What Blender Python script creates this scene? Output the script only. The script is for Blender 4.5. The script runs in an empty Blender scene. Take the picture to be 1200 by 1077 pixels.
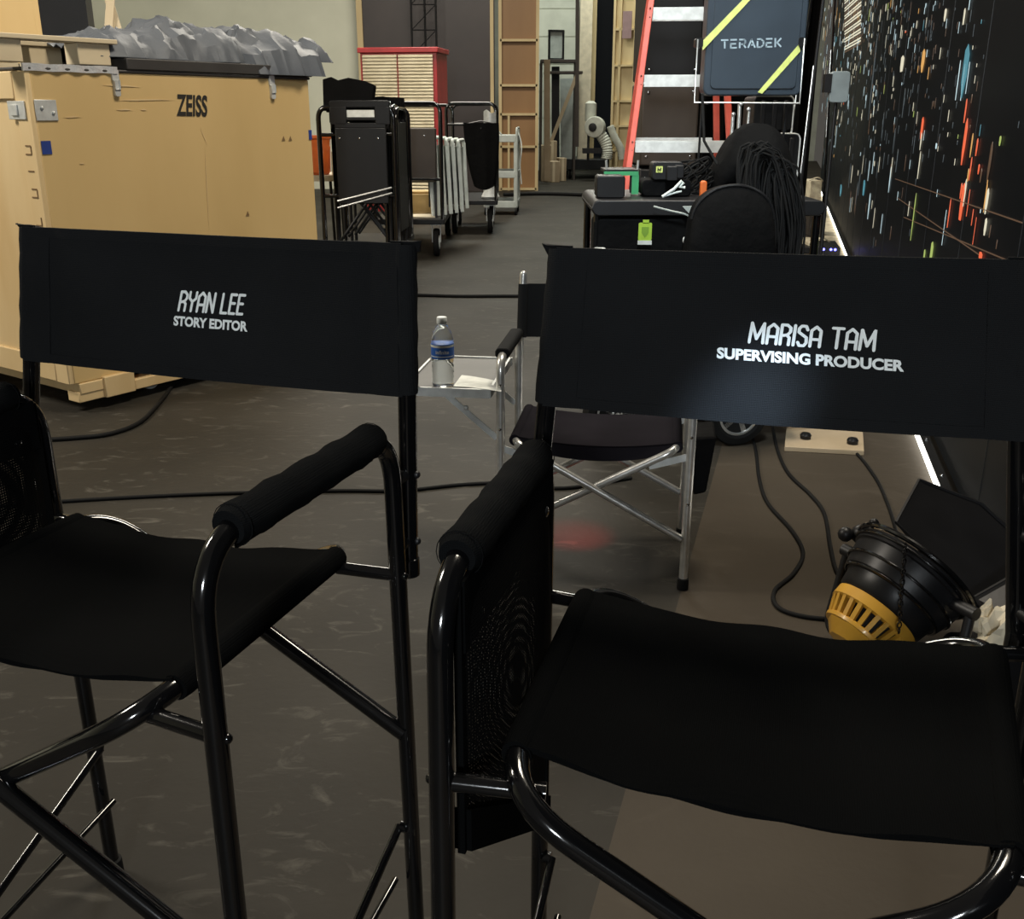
import bpy, math, random
from mathutils import Vector, Matrix, noise
PI = math.pi
R = math.radians
random.seed(7)
SC = bpy.context.scene
COL = SC.collection

# ------------------------------------------------------------------ camera
FPX, CX, CY, HORIZON, CAMH = 1180.0, 600.0, 538.5, 135.0, 1.32
PITCH = math.atan((CY - HORIZON) / FPX)
cam_d = bpy.data.cameras.new('camera')
cam = bpy.data.objects.new('camera', cam_d)
COL.objects.link(cam)
cam.location = (0, 0, CAMH)
cam.rotation_euler = (PI / 2 - PITCH, 0, 0)
cam_d.sensor_fit = 'HORIZONTAL'
cam_d.sensor_width = 36.0
cam_d.lens = FPX * 36.0 / 1200.0
cam_d.clip_start = 0.02
cam_d.clip_end = 200
SC.camera = cam

# ------------------------------------------------------------------ world, exposure, lights
wd = bpy.data.worlds.new('world')
SC.world = wd
wd.use_nodes = True
wd.node_tree.nodes['Background'].inputs[0].default_value = (1.0, .93, .82, 1)
wd.node_tree.nodes['Background'].inputs[1].default_value = 0.07
SC.view_settings.view_transform = 'Standard'
SC.view_settings.look = 'None'
SC.view_settings.gamma = 1
SC.view_settings.use_curve_mapping = False
SC.view_settings.exposure = 0.0

def area(name, loc, aim, size, power, col, sy=None, spread=None):
    l = bpy.data.lights.new(name, 'AREA')
    l.energy = power
    l.color = col
    l.shape = 'RECTANGLE' if sy else 'SQUARE'
    l.size = size
    if sy: l.size_y = sy
    if spread: l.spread = spread
    o = bpy.data.objects.new(name, l)
    COL.objects.link(o)
    o.location = loc
    o.rotation_euler = (Vector(aim) - Vector(loc)).to_track_quat('-Z', 'Y').to_euler()
    return o

def spot(name, loc, aim, power, col, ang, blend=.8, rad=.03):
    l = bpy.data.lights.new(name, 'SPOT')
    l.energy = power
    l.color = col
    l.spot_size = R(ang)
    l.spot_blend = blend
    l.shadow_soft_size = rad
    o = bpy.data.objects.new(name, l)
    COL.objects.link(o)
    o.location = loc
    o.rotation_euler = (Vector(aim) - Vector(loc)).to_track_quat('-Z', 'Y').to_euler()
    return o

area('ceiling_work_light', (1.2, 3.6, 5.8), (-1.9, 5.6, 0.6), 1.6, 330, (1.0, .90, .74))
area('stage_work_light', (-1.0, 12.5, 6.6), (-1.0, 12.6, 0), 3.0, 680, (1.0, .93, .80))
area('far_bay_light', (1.5, 21.5, 7.0), (1.2, 22.0, 0), 2.0, 420, (.95, 1.0, .90))
area('front_soft_light', (-0.4, -2.6, 1.9), (0.0, 1.4, 1.15), .45, 84, (.90, .96, 1.0))
spot('clip_light', (0.62, 0.10, 1.95), (0.285, 1.18, .974), 400, (.62, .80, 1.0), 6.2, 1.0)
area('cart_fill_light', (0.4, 2.0, 3.6), (.85, 4.4, 1.5), .5, 19, (.85, .95, 1.0), spread=R(70))  # unseen fill, added to brighten the slate case and camera cart
area('left_work_light', (-5.0, 3.2, 4.6), (-2.9, 5.0, 1.0), 1.2, 250, (1.0, .92, .80))
spot('red_indicator_light', (0.24, 2.98, .38), (0.21, 3.08, 0), 14, (1, .03, .03), 44, 1.0, .01)

# ------------------------------------------------------------------ pixel rays
SP, CP = math.sin(PITCH), math.cos(PITCH)
CAM = Vector((0, 0, CAMH))
def ray(px, py):
    u = (px - CX) / FPX
    v = (CY - py) / FPX
    return Vector((u, CP + v * SP, -SP + v * CP))
def onZ(px, py, z=0.0):
    d = ray(px, py)
    return CAM + d * ((z - CAMH) / d.z)
def onY(px, py, Y):
    d = ray(px, py)
    return CAM + d * (Y / d.y)
def onP(px, py, P, N):
    d = ray(px, py)
    return CAM + d * ((Vector(P) - CAM).dot(N) / d.dot(N))

# ------------------------------------------------------------------ materials
def mat(name, col, rough=.6, metal=0.0, col2=None, scale=8.0, bump=0.0, bscale=None, emit=None, estr=0, stretch=None, spec=.5, coat=0, alpha=1, trans=0, sheen=0, lo=.35, hi=.65, ior=None):
    m = bpy.data.materials.new(name)
    m.use_nodes = True
    nt = m.node_tree
    b = nt.nodes['Principled BSDF']
    b.inputs['Base Color'].default_value = (*col, 1)
    b.inputs['Roughness'].default_value = rough
    b.inputs['Metallic'].default_value = metal
    b.inputs['Specular IOR Level'].default_value = spec
    b.inputs['Coat Weight'].default_value = coat
    b.inputs['Alpha'].default_value = alpha
    b.inputs['Transmission Weight'].default_value = trans
    b.inputs['Sheen Weight'].default_value = sheen
    if ior: b.inputs['IOR'].default_value = ior
    if emit:
        b.inputs['Emission Color'].default_value = (*emit, 1)
        b.inputs['Emission Strength'].default_value = estr
    tc = nt.nodes.new('ShaderNodeTexCoord')
    mp = nt.nodes.new('ShaderNodeMapping')
    nt.links.new(tc.outputs['Object'], mp.inputs[0])
    if stretch: mp.inputs['Scale'].default_value = stretch
    nz = nt.nodes.new('ShaderNodeTexNoise')
    nz.inputs['Scale'].default_value = scale
    nz.inputs['Detail'].default_value = 6
    nt.links.new(mp.outputs[0], nz.inputs['Vector'])
    if col2 is None: col2 = tuple(c * .8 for c in col)
    rp = nt.nodes.new('ShaderNodeValToRGB')
    rp.color_ramp.elements[0].position = lo
    rp.color_ramp.elements[1].position = hi
    rp.color_ramp.elements[0].color = (*col, 1)
    rp.color_ramp.elements[1].color = (*col2, 1)
    nt.links.new(nz.outputs['Fac'], rp.inputs[0])
    nt.links.new(rp.outputs[0], b.inputs['Base Color'])
    if bump:
        n2 = nt.nodes.new('ShaderNodeTexNoise')
        n2.inputs['Scale'].default_value = bscale or scale * 4
        n2.inputs['Detail'].default_value = 3
        nt.links.new(mp.outputs[0], n2.inputs['Vector'])
        bp = nt.nodes.new('ShaderNodeBump')
        bp.inputs['Strength'].default_value = bump
        bp.inputs['Distance'].default_value = .01
        nt.links.new(n2.outputs['Fac'], bp.inputs['Height'])
        nt.links.new(bp.outputs[0], b.inputs['Normal'])
    return m

def canvas_mat(name, col, rough=.85, weave=900, spec=.12):
    m = mat(name, col, rough, spec=spec, sheen=0, scale=6)
    nt = m.node_tree
    b = nt.nodes['Principled BSDF']
    tc = nt.nodes.new('ShaderNodeTexCoord')
    hs = []
    for d in ('X', 'Z'):
        w = nt.nodes.new('ShaderNodeTexWave')
        w.bands_direction = d
        w.inputs['Scale'].default_value = weave / 6.28
        w.inputs['Distortion'].default_value = .6
        nt.links.new(tc.outputs['Object'], w.inputs['Vector'])
        hs.append(w)
    mx = nt.nodes.new('ShaderNodeMath')
    mx.operation = 'ADD'
    nt.links.new(hs[0].outputs['Fac'], mx.inputs[0])
    nt.links.new(hs[1].outputs['Fac'], mx.inputs[1])
    bp = nt.nodes.new('ShaderNodeBump')
    bp.inputs['Strength'].default_value = .35
    bp.inputs['Distance'].default_value = .0008
    nt.links.new(mx.outputs[0], bp.inputs['Height'])
    nt.links.new(bp.outputs[0], b.inputs['Normal'])
    return m

def mesh_net_mat(name, col, pitch=.004, hole=.50):
    # woven net: opaque threads, real open holes between them
    m = bpy.data.materials.new(name)
    m.use_nodes = True
    nt = m.node_tree
    b = nt.nodes['Principled BSDF']
    b.inputs['Base Color'].default_value = (*col, 1)
    b.inputs['Roughness'].default_value = .9; b.inputs['Specular IOR Level'].default_value = .05
    tc = nt.nodes.new('ShaderNodeTexCoord')
    sep = nt.nodes.new('ShaderNodeSeparateXYZ')
    nt.links.new(tc.outputs['Object'], sep.inputs[0])
    fs = []
    for i in (1, 2):
        a = nt.nodes.new('ShaderNodeMath'); a.operation = 'PINGPONG'
        a.inputs[1].default_value = pitch / 2
        nt.links.new(sep.outputs[i], a.inputs[0])
        g = nt.nodes.new('ShaderNodeMath'); g.operation = 'LESS_THAN'
        g.inputs[1].default_value = pitch / 2 * hole
        nt.links.new(a.outputs[0], g.inputs[0])
        fs.append(g)
    mu = nt.nodes.new('ShaderNodeMath'); mu.operation = 'MULTIPLY'
    nt.links.new(fs[0].outputs[0], mu.inputs[0]); nt.links.new(fs[1].outputs[0], mu.inputs[1])
    iv = nt.nodes.new('ShaderNodeMath'); iv.operation = 'SUBTRACT'; iv.inputs[0].default_value = 1
    nt.links.new(mu.outputs[0], iv.inputs[1])
    nt.links.new(iv.outputs[0], b.inputs['Alpha'])
    return m

def wood_mat(name, c1, c2, scale=3, stretch=(1, 1, 12), rough=.6):
    return mat(name, c1, rough, col2=c2, scale=scale, stretch=stretch, bump=.1, bscale=scale * 3, lo=.3, hi=.75)

M = dict(
    canvas=canvas_mat('black_canvas', (.0105, .0110, .0118)),
    canvas_thin=canvas_mat('black_canvas_seat', (.0040, .0042, .0043), 1.0, 900, .02),
    steel=mat('black_gloss_steel', (.0036, .0036, .0040), .13, coat=.4, scale=20, spec=.6),
    steel_matt=mat('black_matt_steel', (.008, .008, .009), .45),
    rubber=mat('black_rubber', (.0055, .0055, .0055), .75, spec=.2),
    chrome=mat('chrome_bolt', (.6, .6, .6), .2, 1.0),
    alu=mat('polished_aluminium', (.74, .74, .71), .28, .75, scale=30),
    alu_matt=mat('brushed_aluminium', (.68, .70, .68), .42, .35, scale=30),
    white_print=mat('white_print', (.88, .91, .89), .6, col2=(.82, .85, .83), scale=200),
    grey_print=mat('grey_print', (.38, .48, .54), .6),
    net=mesh_net_mat('black_net', (.0035, .0035, .0035), .004, .40),
    sleeve=canvas_mat('arm_sleeve_cloth', (.0065, .007, .0075), .95, 900, .04),
    cotton=canvas_mat('charcoal_canvas', (.016, .0145, .018), 1.0, 900, .02),
    ply=wood_mat('crate_plywood', (.64, .455, .205), (.52, .355, .145), 1.6, (1, 1, .30), .65),
    pine=wood_mat('pine_board', (.72, .55, .30), (.56, .38, .17), 3.2, (1, 1, .3)),
    pale=wood_mat('pale_board', (.70, .60, .42), (.55, .45, .29), 4, (.3, 1, 1)),
    stud=wood_mat('stud_timber', (.62, .50, .28), (.48, .36, .18), 4, (1, 1, .2)),
    lauan=wood_mat('lauan_panel', (.30, .165, .065), (.20, .105, .038), 1.4, (1, 1, .25), .5),
    lid=mat('dark_lid', (.045, .042, .040), .6),
    tape_silver=mat('silver_tape', (.74, .75, .76), .3, .3, scale=30, bump=.3),
    tape_blue=mat('blue_tape', (.02, .05, .25), .6),
    tape_yellow=mat('yellow_tape', (.72, .80, .22), .6, scale=30),
    tape_green=mat('green_tape', (.05, .36, .14), .6),
    stencil=mat('black_stencil', (.02, .018, .015), .8),
    stencil_faint=mat('faded_stencil', (.20, .12, .05), .8),
    tarp=mat('grey_blue_tarp', (.115, .125, .140), .55, col2=(.085, .095, .11), scale=5, spec=.3, bump=.2, bscale=26),
    wall=mat('stage_wall', (.74, .75, .62), .8, col2=(.66, .67, .55), scale=1.2),
    wall_white=mat('white_siding', (.62, .64, .54), .7, scale=2),
    dark_flat=mat('dark_painted_flat', (.040, .031, .030), .45, col2=(.028, .022, .022), scale=1.5),
    red=mat('red_enamel', (.45, .035, .04), .35, scale=6),
    corr=mat('embossed_silver', (.80, .72, .52), .35, .5, col2=(.66, .58, .40), scale=5),
    ladder=mat('orange_fibreglass', (.74, .125, .085), .45, scale=12),
    case=mat('slate_case', (.038, .052, .068), .34, col2=(.031, .042, .055), scale=5),
    plastic=mat('black_plastic', (.008, .008, .0085), .42, spec=.3),
    plastic2=mat('dark_grey_plastic', (.012, .012, .013), .45, spec=.3),
    fabric=mat('black_nylon', (.0048, .0048, .005), .85, spec=.08, bump=.5, bscale=25),
    brown=mat('brown_bin', (.045, .034, .026), .55),
    white_panel=mat('white_enamel', (.78, .84, .80), .45),
    grey_plastic=mat('light_grey_plastic', (.42, .46, .43), .5),
    card=mat('cardboard', (.42, .33, .22), .8, col2=(.35, .27, .17), scale=4),
    orange=mat('orange_bin', (.75, .16, .03), .5),
    cream=mat('cream_board', (.70, .62, .46), .6),
    white=mat('white_paper', (.70, .72, .68), .7, scale=20),
    label_blue=mat('blue_label', (.02, .12, .48), .4, scale=40),
    cap=mat('white_cap', (.75, .80, .80), .4),
    plastic_clear=mat('clear_plastic', (.9, .95, .95), .05, trans=.92, ior=1.2, col2=(.9, .95, .95)),
    cup=mat('dark_table_top', (.10, .10, .095), .55),
    yellow=mat('lamp_yellow', (.60, .33, .035), .38, col2=(.50, .26, .03), scale=10, coat=.2),
    lamp_body=mat('lamp_charcoal', (.010, .010, .011), .38, spec=.3, scale=12),
    dark_inside=mat('vent_dark', (.006, .005, .004), .8),
    led=mat('strip_light', (.9, .9, .85), .5, emit=(1, .97, .88), estr=4.5),
    kick=mat('cream_kick_plate', (.75, .68, .50), .6, col2=(.5, .42, .3), scale=14),
    blue_led=mat('blue_led', (.1, .1, .9), .5, emit=(.15, .15, 1), estr=6),
    red_led=mat('red_led', (.9, .05, .05), .5, emit=(1, .04, .03), estr=4),
    green_tag=mat('lime_tag', (.40, .62, .05), .6),
    lime_dark=mat('lime_tag_print', (.20, .36, .03), .6),
    pink=mat('mauve_panel', (.33, .22, .22), .7),
    duct=mat('pale_duct', (.55, .56, .48), .6, bump=.4, bscale=30),
    screen=mat('led_screen_surface', (.003, .0032, .0035), .40, emit=(.30, .36, .40), estr=.010, scale=2, spec=.05),
    seam=mat('screen_seam', (.012, .013, .014), .5),
)

# ------------------------------------------------------------------ mesh builder
def fillet(pts, r, n=8):
    pts = [Vector(p) for p in pts]
    rs = r if isinstance(r, (list, tuple)) else [r] * len(pts)
    out = [pts[0]]
    for i in range(1, len(pts) - 1):
        a, b, c = pts[i - 1], pts[i], pts[i + 1]
        d1 = (a - b); d2 = (c - b)
        k = min(rs[i], d1.length * .49, d2.length * .49)
        p1 = b + d1.normalized() * k; p2 = b + d2.normalized() * k
        for j in range(n + 1):
            t = j / n
            out.append(p1 * (1 - t) ** 2 + b * 2 * t * (1 - t) + p2 * t * t)
    out.append(pts[-1])
    return out

def spline(pts, n=10):
    P = [Vector(p) for p in pts]
    P = [P[0] * 2 - P[1]] + P + [P[-1] * 2 - P[-2]]
    out = []
    for i in range(1, len(P) - 2):
        for j in range(n):
            t = j / n
            a, b, c, d = P[i - 1], P[i], P[i + 1], P[i + 2]
            out.append(.5 * ((2 * b) + (c - a) * t + (2 * a - 5 * b + 4 * c - d) * t * t + (3 * b - a - 3 * c + d) * t ** 3))
    out.append(P[-2])
    return out

class MB:
    def __init__(s):
        s.v = []; s.f = []; s.m = []
        s.mi = 0
    def add(s, vs, fs, mi=None):
        k = len(s.v)
        s.v += [Vector(p) for p in vs]
        for f in fs:
            s.f.append([k + i for i in f]); s.m.append(s.mi if mi is None else mi)
        return s
    def box(s, c, d, rot=None, mi=None):
        c = Vector(c); x, y, z = (q / 2 for q in d)
        vs = [Vector((a * x, b * y, e * z)) for a in (-1, 1) for b in (-1, 1) for e in (-1, 1)]
        if rot is not None:
            if not isinstance(rot, Matrix): rot = Matrix.Rotation(rot, 3, 'Z')
            vs = [rot @ v for v in vs]
        vs = [v + c for v in vs]
        return s.add(vs, [(0, 1, 3, 2), (4, 6, 7, 5), (0, 4, 5, 1), (2, 3, 7, 6), (0, 2, 6, 4), (1, 5, 7, 3)], mi)
    def rbox(s, c, d, r=.02, n=5, axis='Y', rot=None, mi=None):
        # box with rounded corners seen along an axis
        x, z = (d[0] / 2, d[2] / 2) if axis == 'Y' else ((d[0] / 2, d[1] / 2) if axis == 'Z' else (d[1] / 2, d[2] / 2))
        t = {'Y': d[1], 'Z': d[2], 'X': d[0]}[axis] / 2
        ring = []
        for cx, cz, a0 in ((x - r, z - r, 0), (-x + r, z - r, 90), (-x + r, -z + r, 180), (x - r, -z + r, 270)):
            for j in range(n + 1):
                a = R(a0 + 90 * j / n)
                ring.append((cx + r * math.cos(a), cz + r * math.sin(a)))
        def P(a, b, w):
            return {'Y': Vector((a, w, b)), 'Z': Vector((a, b, w)), 'X': Vector((w, a, b))}[axis]
        vs = [P(a, b, -t) for a, b in ring] + [P(a, b, t) for a, b in ring]
        if rot is not None:
            if not isinstance(rot, Matrix): rot = Matrix.Rotation(rot, 3, 'Z')
            vs = [rot @ v for v in vs]
        vs = [v + Vector(c) for v in vs]
        N = len(ring)
        return s.add(vs, [list(range(N)), list(range(2 * N - 1, N - 1, -1))] + [(i, (i + 1) % N, N + (i + 1) % N, N + i) for i in range(N)], mi)
    def beam(s, a, b, w, h, up=(0, 0, 1), mi=None):
        a = Vector(a); b = Vector(b); d = (b - a); L = d.length; d.normalize()
        u = Vector(up)
        x = d.cross(u)
        if x.length < 1e-4: x = d.cross(Vector((0, 1, 0)))
        x.normalize(); z = x.cross(d)
        rot = Matrix((x, d, z)).transposed()
        return s.box((a + b) / 2, (w, L, h), rot, mi)
    def tube(s, pts, r, seg=12, cap=True, mi=None, closed=False):
        pts = [Vector(p) for p in pts]
        n = len(pts)
        rs = r if isinstance(r, (list, tuple)) else [r] * n
        vs = []
        T = []
        for i in range(n):
            if closed: d = pts[(i + 1) % n] - pts[i - 1]
            elif i == 0: d = pts[1] - pts[0]
            elif i == n - 1: d = pts[-1] - pts[-2]
            else: d = pts[i + 1] - pts[i - 1]
            T.append(d.normalized())
        u = T[0].orthogonal().normalized()
        for i in range(n):
            u = (u - T[i] * u.dot(T[i])).normalized()
            w = T[i].cross(u)
            for j in range(seg):
                a = 2 * PI * j / seg
                vs.append(pts[i] + (u * math.cos(a) + w * math.sin(a)) * rs[i])
        fs = []
        for i in range(n if closed else n - 1):
            for j in range(seg):
                k = (i + 1) % n
                fs.append((i * seg + j, i * seg + (j + 1) % seg, k * seg + (j + 1) % seg, k * seg + j))
        if cap and not closed:
            fs.append(tuple(range(seg))[::-1]); fs.append(tuple(range((n - 1) * seg, n * seg)))
        return s.add(vs, fs, mi)
    def lathe(s, prof, c=(0, 0, 0), axis=(0, 0, 1), seg=24, mi=None):
        # prof: (radius, height) pairs
        q = Vector((0, 0, 1)).rotation_difference(Vector(axis).normalized())
        vs = []
        for r, h in prof:
            for j in range(seg):
                a = 2 * PI * j / seg
                vs.append(q @ Vector((r * math.cos(a), r * math.sin(a), h)) + Vector(c))
        fs = []
        for i in range(len(prof) - 1):
            for j in range(seg):
                fs.append((i * seg + j, i * seg + (j + 1) % seg, (i + 1) * seg + (j + 1) % seg, (i + 1) * seg + j))
        fs.append(tuple(range(seg))[::-1]); fs.append(tuple(range((len(prof) - 1) * seg, len(prof) * seg)))
        return s.add(vs, fs, mi)
    def grid(s, fn, nu, nv, mi=None):
        vs = [fn(i / nu, j / nv) for i in range(nu + 1) for j in range(nv + 1)]
        fs = [(i * (nv + 1) + j, (i + 1) * (nv + 1) + j, (i + 1) * (nv + 1) + j + 1, i * (nv + 1) + j + 1) for i in range(nu) for j in range(nv)]
        return s.add(vs, fs, mi)
    def slab(s, fn, nu, nv, th, mi=None):
        # closed sheet: fn(u, v) is its front, th a vector to its back
        th = Vector(th)
        a = [Vector(fn(i / nu, j / nv)) for i in range(nu + 1) for j in range(nv + 1)]
        n = len(a)
        q = lambda i, j: i * (nv + 1) + j
        fs = []
        for i in range(nu):
            for j in range(nv):
                fs.append((q(i, j), q(i + 1, j), q(i + 1, j + 1), q(i, j + 1)))
                fs.append((n + q(i, j + 1), n + q(i + 1, j + 1), n + q(i + 1, j), n + q(i, j)))
        for i in range(nu):
            fs.append((q(i + 1, 0), q(i, 0), n + q(i, 0), n + q(i + 1, 0)))
            fs.append((q(i, nv), q(i + 1, nv), n + q(i + 1, nv), n + q(i, nv)))
        for j in range(nv):
            fs.append((q(0, j), q(0, j + 1), n + q(0, j + 1), n + q(0, j)))
            fs.append((q(nu, j + 1), q(nu, j), n + q(nu, j), n + q(nu, j + 1)))
        return s.add(a + [p + th for p in a], fs, mi)
    def prism(s, poly, th, mi=None):
        # poly: list of points in one plane, th: extrusion vector
        n = len(poly); P = [Vector(p) for p in poly]
        return s.add(P + [p + Vector(th) for p in P], [tuple(range(n)), tuple(range(2 * n - 1, n - 1, -1))] + [(i, n + i, n + (i + 1) % n, (i + 1) % n) for i in range(n)], mi)
    def sphere(s, c, r, seg=14, mi=None):
        n = seg // 2
        pr = [(max(1e-4, math.sin(PI * i / n)), -math.cos(PI * i / n)) for i in range(n + 1)]
        rr = r if isinstance(r, (tuple, list, Vector)) else (r, r, r)
        k = len(s.v)
        s.lathe(pr, (0, 0, 0), (0, 0, 1), seg, mi)
        for i in range(k, len(s.v)):
            v = s.v[i]; s.v[i] = Vector((v.x * rr[0], v.y * rr[1], v.z * rr[2])) + Vector(c)
        return s
    def build(s, name, mats, parent=None, bevel=0, sharp=38, loc=None, rotz=0):
        me = bpy.data.meshes.new(name)
        me.from_pydata([tuple(v) for v in s.v], [], s.f)
        if not isinstance(mats, (list, tuple)): mats = [mats]
        for m in mats: me.materials.append(m)
        me.polygons.foreach_set('material_index', s.m)
        me.polygons.foreach_set('use_smooth', [True] * len(s.f))
        me.update()
        import bmesh
        b = bmesh.new(); b.from_mesh(me)
        bmesh.ops.recalc_face_normals(b, faces=b.faces)
        b.to_mesh(me); b.free()
        me.set_sharp_from_angle(angle=R(sharp))
        o = bpy.data.objects.new(name, me)
        COL.objects.link(o)
        if parent: o.parent = parent
        if loc is not None: o.location = loc
        if rotz: o.rotation_euler = (0, 0, rotz)
        if bevel:
            md = o.modifiers.new('bevel', 'BEVEL'); md.width = bevel; md.segments = 2
            md.limit_method = 'ANGLE'; md.angle_limit = R(40)
        return o

def tag(o, label=None, cat=None, group=None, kind=None):
    if label: o['label'] = label
    if cat: o['category'] = cat
    if group: o['group'] = group
    if kind: o['kind'] = kind
    return o
def thing(name, label, cat, loc=(0, 0, 0), rotz=0, group=None):
    o = bpy.data.objects.new(name, None)
    o.empty_display_size = .1
    COL.objects.link(o)
    o.location = loc; o.rotation_euler = (0, 0, rotz)
    return tag(o, label, cat, group)
def dup(root, loc=None, rotz=None, label=None):
    r = root.copy(); COL.objects.link(r)
    if loc is not None: r.location = loc
    if rotz is not None: r.rotation_euler = (0, 0, rotz)
    if label: r['label'] = label
    for ch in list(root.children):
        c = ch.copy(); COL.objects.link(c); c.parent = r
        for g in list(ch.children):
            d = g.copy(); COL.objects.link(d); d.parent = c
    return r

# ------------------------------------------------------------------ lettering
def text_poly(txt, size=1.0, offset=0.0, spacing=1.0):
    cu = bpy.data.curves.new('t', 'FONT')
    cu.body = txt; cu.size = size; cu.offset = offset; cu.space_character = spacing
    cu.resolution_u = 4
    o = bpy.data.objects.new('t', cu); COL.objects.link(o)
    dg = bpy.context.evaluated_depsgraph_get()
    me = bpy.data.meshes.new_from_object(o.evaluated_get(dg))
    vs = [(v.co.x, v.co.y) for v in me.vertices]; fs = [tuple(p.vertices) for p in me.polygons]
    bpy.data.objects.remove(o); bpy.data.curves.remove(cu); bpy.data.meshes.remove(me)
    return vs, fs
STROKES = {
    'R': (.40, [[(0, 0), (0, 1), (.24, 1), (.40, .86), (.40, .66), (.28, .5), (.10, .46)], [(.26, .48), (.38, .36), (.38, 0)]]),
    'Y': (.42, [[(0, 1), (0, .68), (.21, .5), (.42, .68), (.42, 1)], [(.21, .5), (.21, 0)]]),
    'A': (.42, [[(0, 0), (0, .8), (.21, 1), (.42, .8), (.42, 0)], [(0, .36), (.42, .36)]]),
    'N': (.42, [[(0, 0), (0, 1), (.42, 0), (.42, 1)]]),
    'L': (.34, [[(0, 1), (0, 0), (.34, 0)]]),
    'E': (.34, [[(.34, 1), (0, 1), (0, 0), (.34, 0)], [(0, .54), (.28, .54)]]),
    'M': (.62, [[(0, 0), (.03, 1), (.31, .2), (.59, 1), (.62, 0)]]),
    'I': (.02, [[(0.01, 0), (.01, 1)]]),
    'S': (.38, [[(.38, .82), (.30, 1), (.10, 1), (0, .86), (0, .68), (.36, .42), (.38, .16), (.28, 0), (.08, 0), (0, .16)]]),
    'T': (.46, [[(0, 1), (.46, 1)], [(.23, 1), (.23, 0)]]),
    ' ': (.16, []),
}
def stroke_poly(txt, w=.11, gap=.19, slant=.06):
    vs, fs = [], []
    x = 0
    for ch in txt:
        wd_, ls = STROKES[ch]
        for l in ls:
            for (a, b) in zip(l[:-1], l[1:]):
                a = Vector((a[0], a[1])); b = Vector((b[0], b[1]))
                d = (b - a).normalized(); ang = math.atan2(d.y, d.x)
                k = len(vs); n = 0
                for c, a0 in ((b, -90), (a, 90)):
                    for j in range(7):
                        t = ang + R(a0 + 30 * j)
                        p = c + Vector((math.cos(t), math.sin(t))) * w / 2
                        vs.append((x + p.x + slant * p.y, p.y)); n += 1
                fs.append(tuple(range(k, k + n)))
        x += wd_ + gap
    return vs, fs
def fit_poly(vs):
    xs = [v[0] for v in vs]; ys = [v[1] for v in vs]
    x0, x1, y0, y1 = min(xs), max(xs), min(ys), max(ys)
    return [((x - x0) / (x1 - x0), (y - y0) / (y1 - y0)) for x, y in vs]
def place_text(mb, poly, fn, mi=None):
    # fn(a, b): a, b in 0..1 across the text's own box
    vs, fs = poly
    mb.add([fn(a, b) for a, b in fit_poly(vs)], fs, mi)

# ================================================================== SETTING
def structure(o):
    o['kind'] = 'structure'; return o

def floor_mat(name, c1, c2, scuff, sc):
    m = mat(name, c1, .48, col2=c2, scale=1.6, bump=.10, bscale=30, spec=.14)
    nt = m.node_tree; b = nt.nodes['Principled BSDF']
    ramp = [n for n in nt.nodes if n.type == 'VALTORGB'][0]
    tc = nt.nodes.new('ShaderNodeTexCoord')
    mp = nt.nodes.new('ShaderNodeMapping'); mp.inputs['Scale'].default_value = (1, 2.2, 1); mp.inputs['Rotation'].default_value = (0, 0, .35)
    nt.links.new(tc.outputs['Object'], mp.inputs[0])
    n = nt.nodes.new('ShaderNodeTexNoise'); n.inputs['Scale'].default_value = sc; n.inputs['Detail'].default_value = 8; n.inputs['Roughness'].default_value = .62; n.inputs['Distortion'].default_value = 1.6
    nt.links.new(mp.outputs[0], n.inputs['Vector'])
    r = nt.nodes.new('ShaderNodeValToRGB'); r.color_ramp.elements[0].position = .565; r.color_ramp.elements[1].position = .72
    nt.links.new(n.outputs['Fac'], r.inputs[0])
    n2 = nt.nodes.new('ShaderNodeTexNoise'); n2.inputs['Scale'].default_value = 1.1
    nt.links.new(tc.outputs['Object'], n2.inputs['Vector'])
    mul = nt.nodes.new('ShaderNodeMath'); mul.operation = 'MULTIPLY'
    nt.links.new(r.outputs[0], mul.inputs[0]); nt.links.new(n2.outputs['Fac'], mul.inputs[1])
    mx = nt.nodes.new('ShaderNodeMixRGB'); mx.inputs[2].default_value = (*scuff, 1)
    nt.links.new(mul.outputs[0], mx.inputs[0]); nt.links.new(ramp.outputs[0], mx.inputs[1])
    nt.links.new(mx.outputs[0], b.inputs['Base Color'])
    # roughness variation
    rr = nt.nodes.new('ShaderNodeMapRange'); rr.inputs[3].default_value = .50; rr.inputs[4].default_value = .70
    nt.links.new(n2.outputs['Fac'], rr.inputs[0]); nt.links.new(rr.outputs[0], b.inputs['Roughness'])
    return m
M['floor_grey'] = floor_mat('grey_stage_floor', (.034, .0305, .0245), (.024, .0218, .0178), (.12, .112, .094), 5.5)
M['floor_brown'] = floor_mat('brown_stage_floor', (.060, .049, .036), (.048, .039, .029), (.085, .072, .055), 2.2)

def seamx(Y): return -.262 + .284 * Y
def wallx(Y): return .71 + .262 * Y
f = MB()
f.prism([(-9, -3, -.05), (seamx(-3), -3, -.05), (seamx(32), 32, -.05), (-9, 32, -.05)], (0, 0, .05), 0)
f.prism([(seamx(-3), -3, -.05), (wallx(-3) + .2, -3, -.05), (wallx(32) + .2, 32, -.05), (seamx(32), 32, -.05)], (0, 0, .05), 1)
structure(f.build('floor', [M['floor_grey'], M['floor_brown']]))
w = MB(); w.box((-9.1, 14.5, 3.5), (.2, 35, 7))
structure(w.build('wall_left', M['wall']))
w = MB(); w.box((-.3, 32.1, 3.5), (19, .2, 7))
structure(w.build('wall_back', M['wall_white']))

# pale partition behind the crates
pw = onY(424, 100, 19.6)
w = MB(); w.box(((-9 + pw.x) / 2, 19.75, 3.2), (9 + pw.x, .15, 6.4))
structure(w.build('wall_partition', M['wall']))

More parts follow.
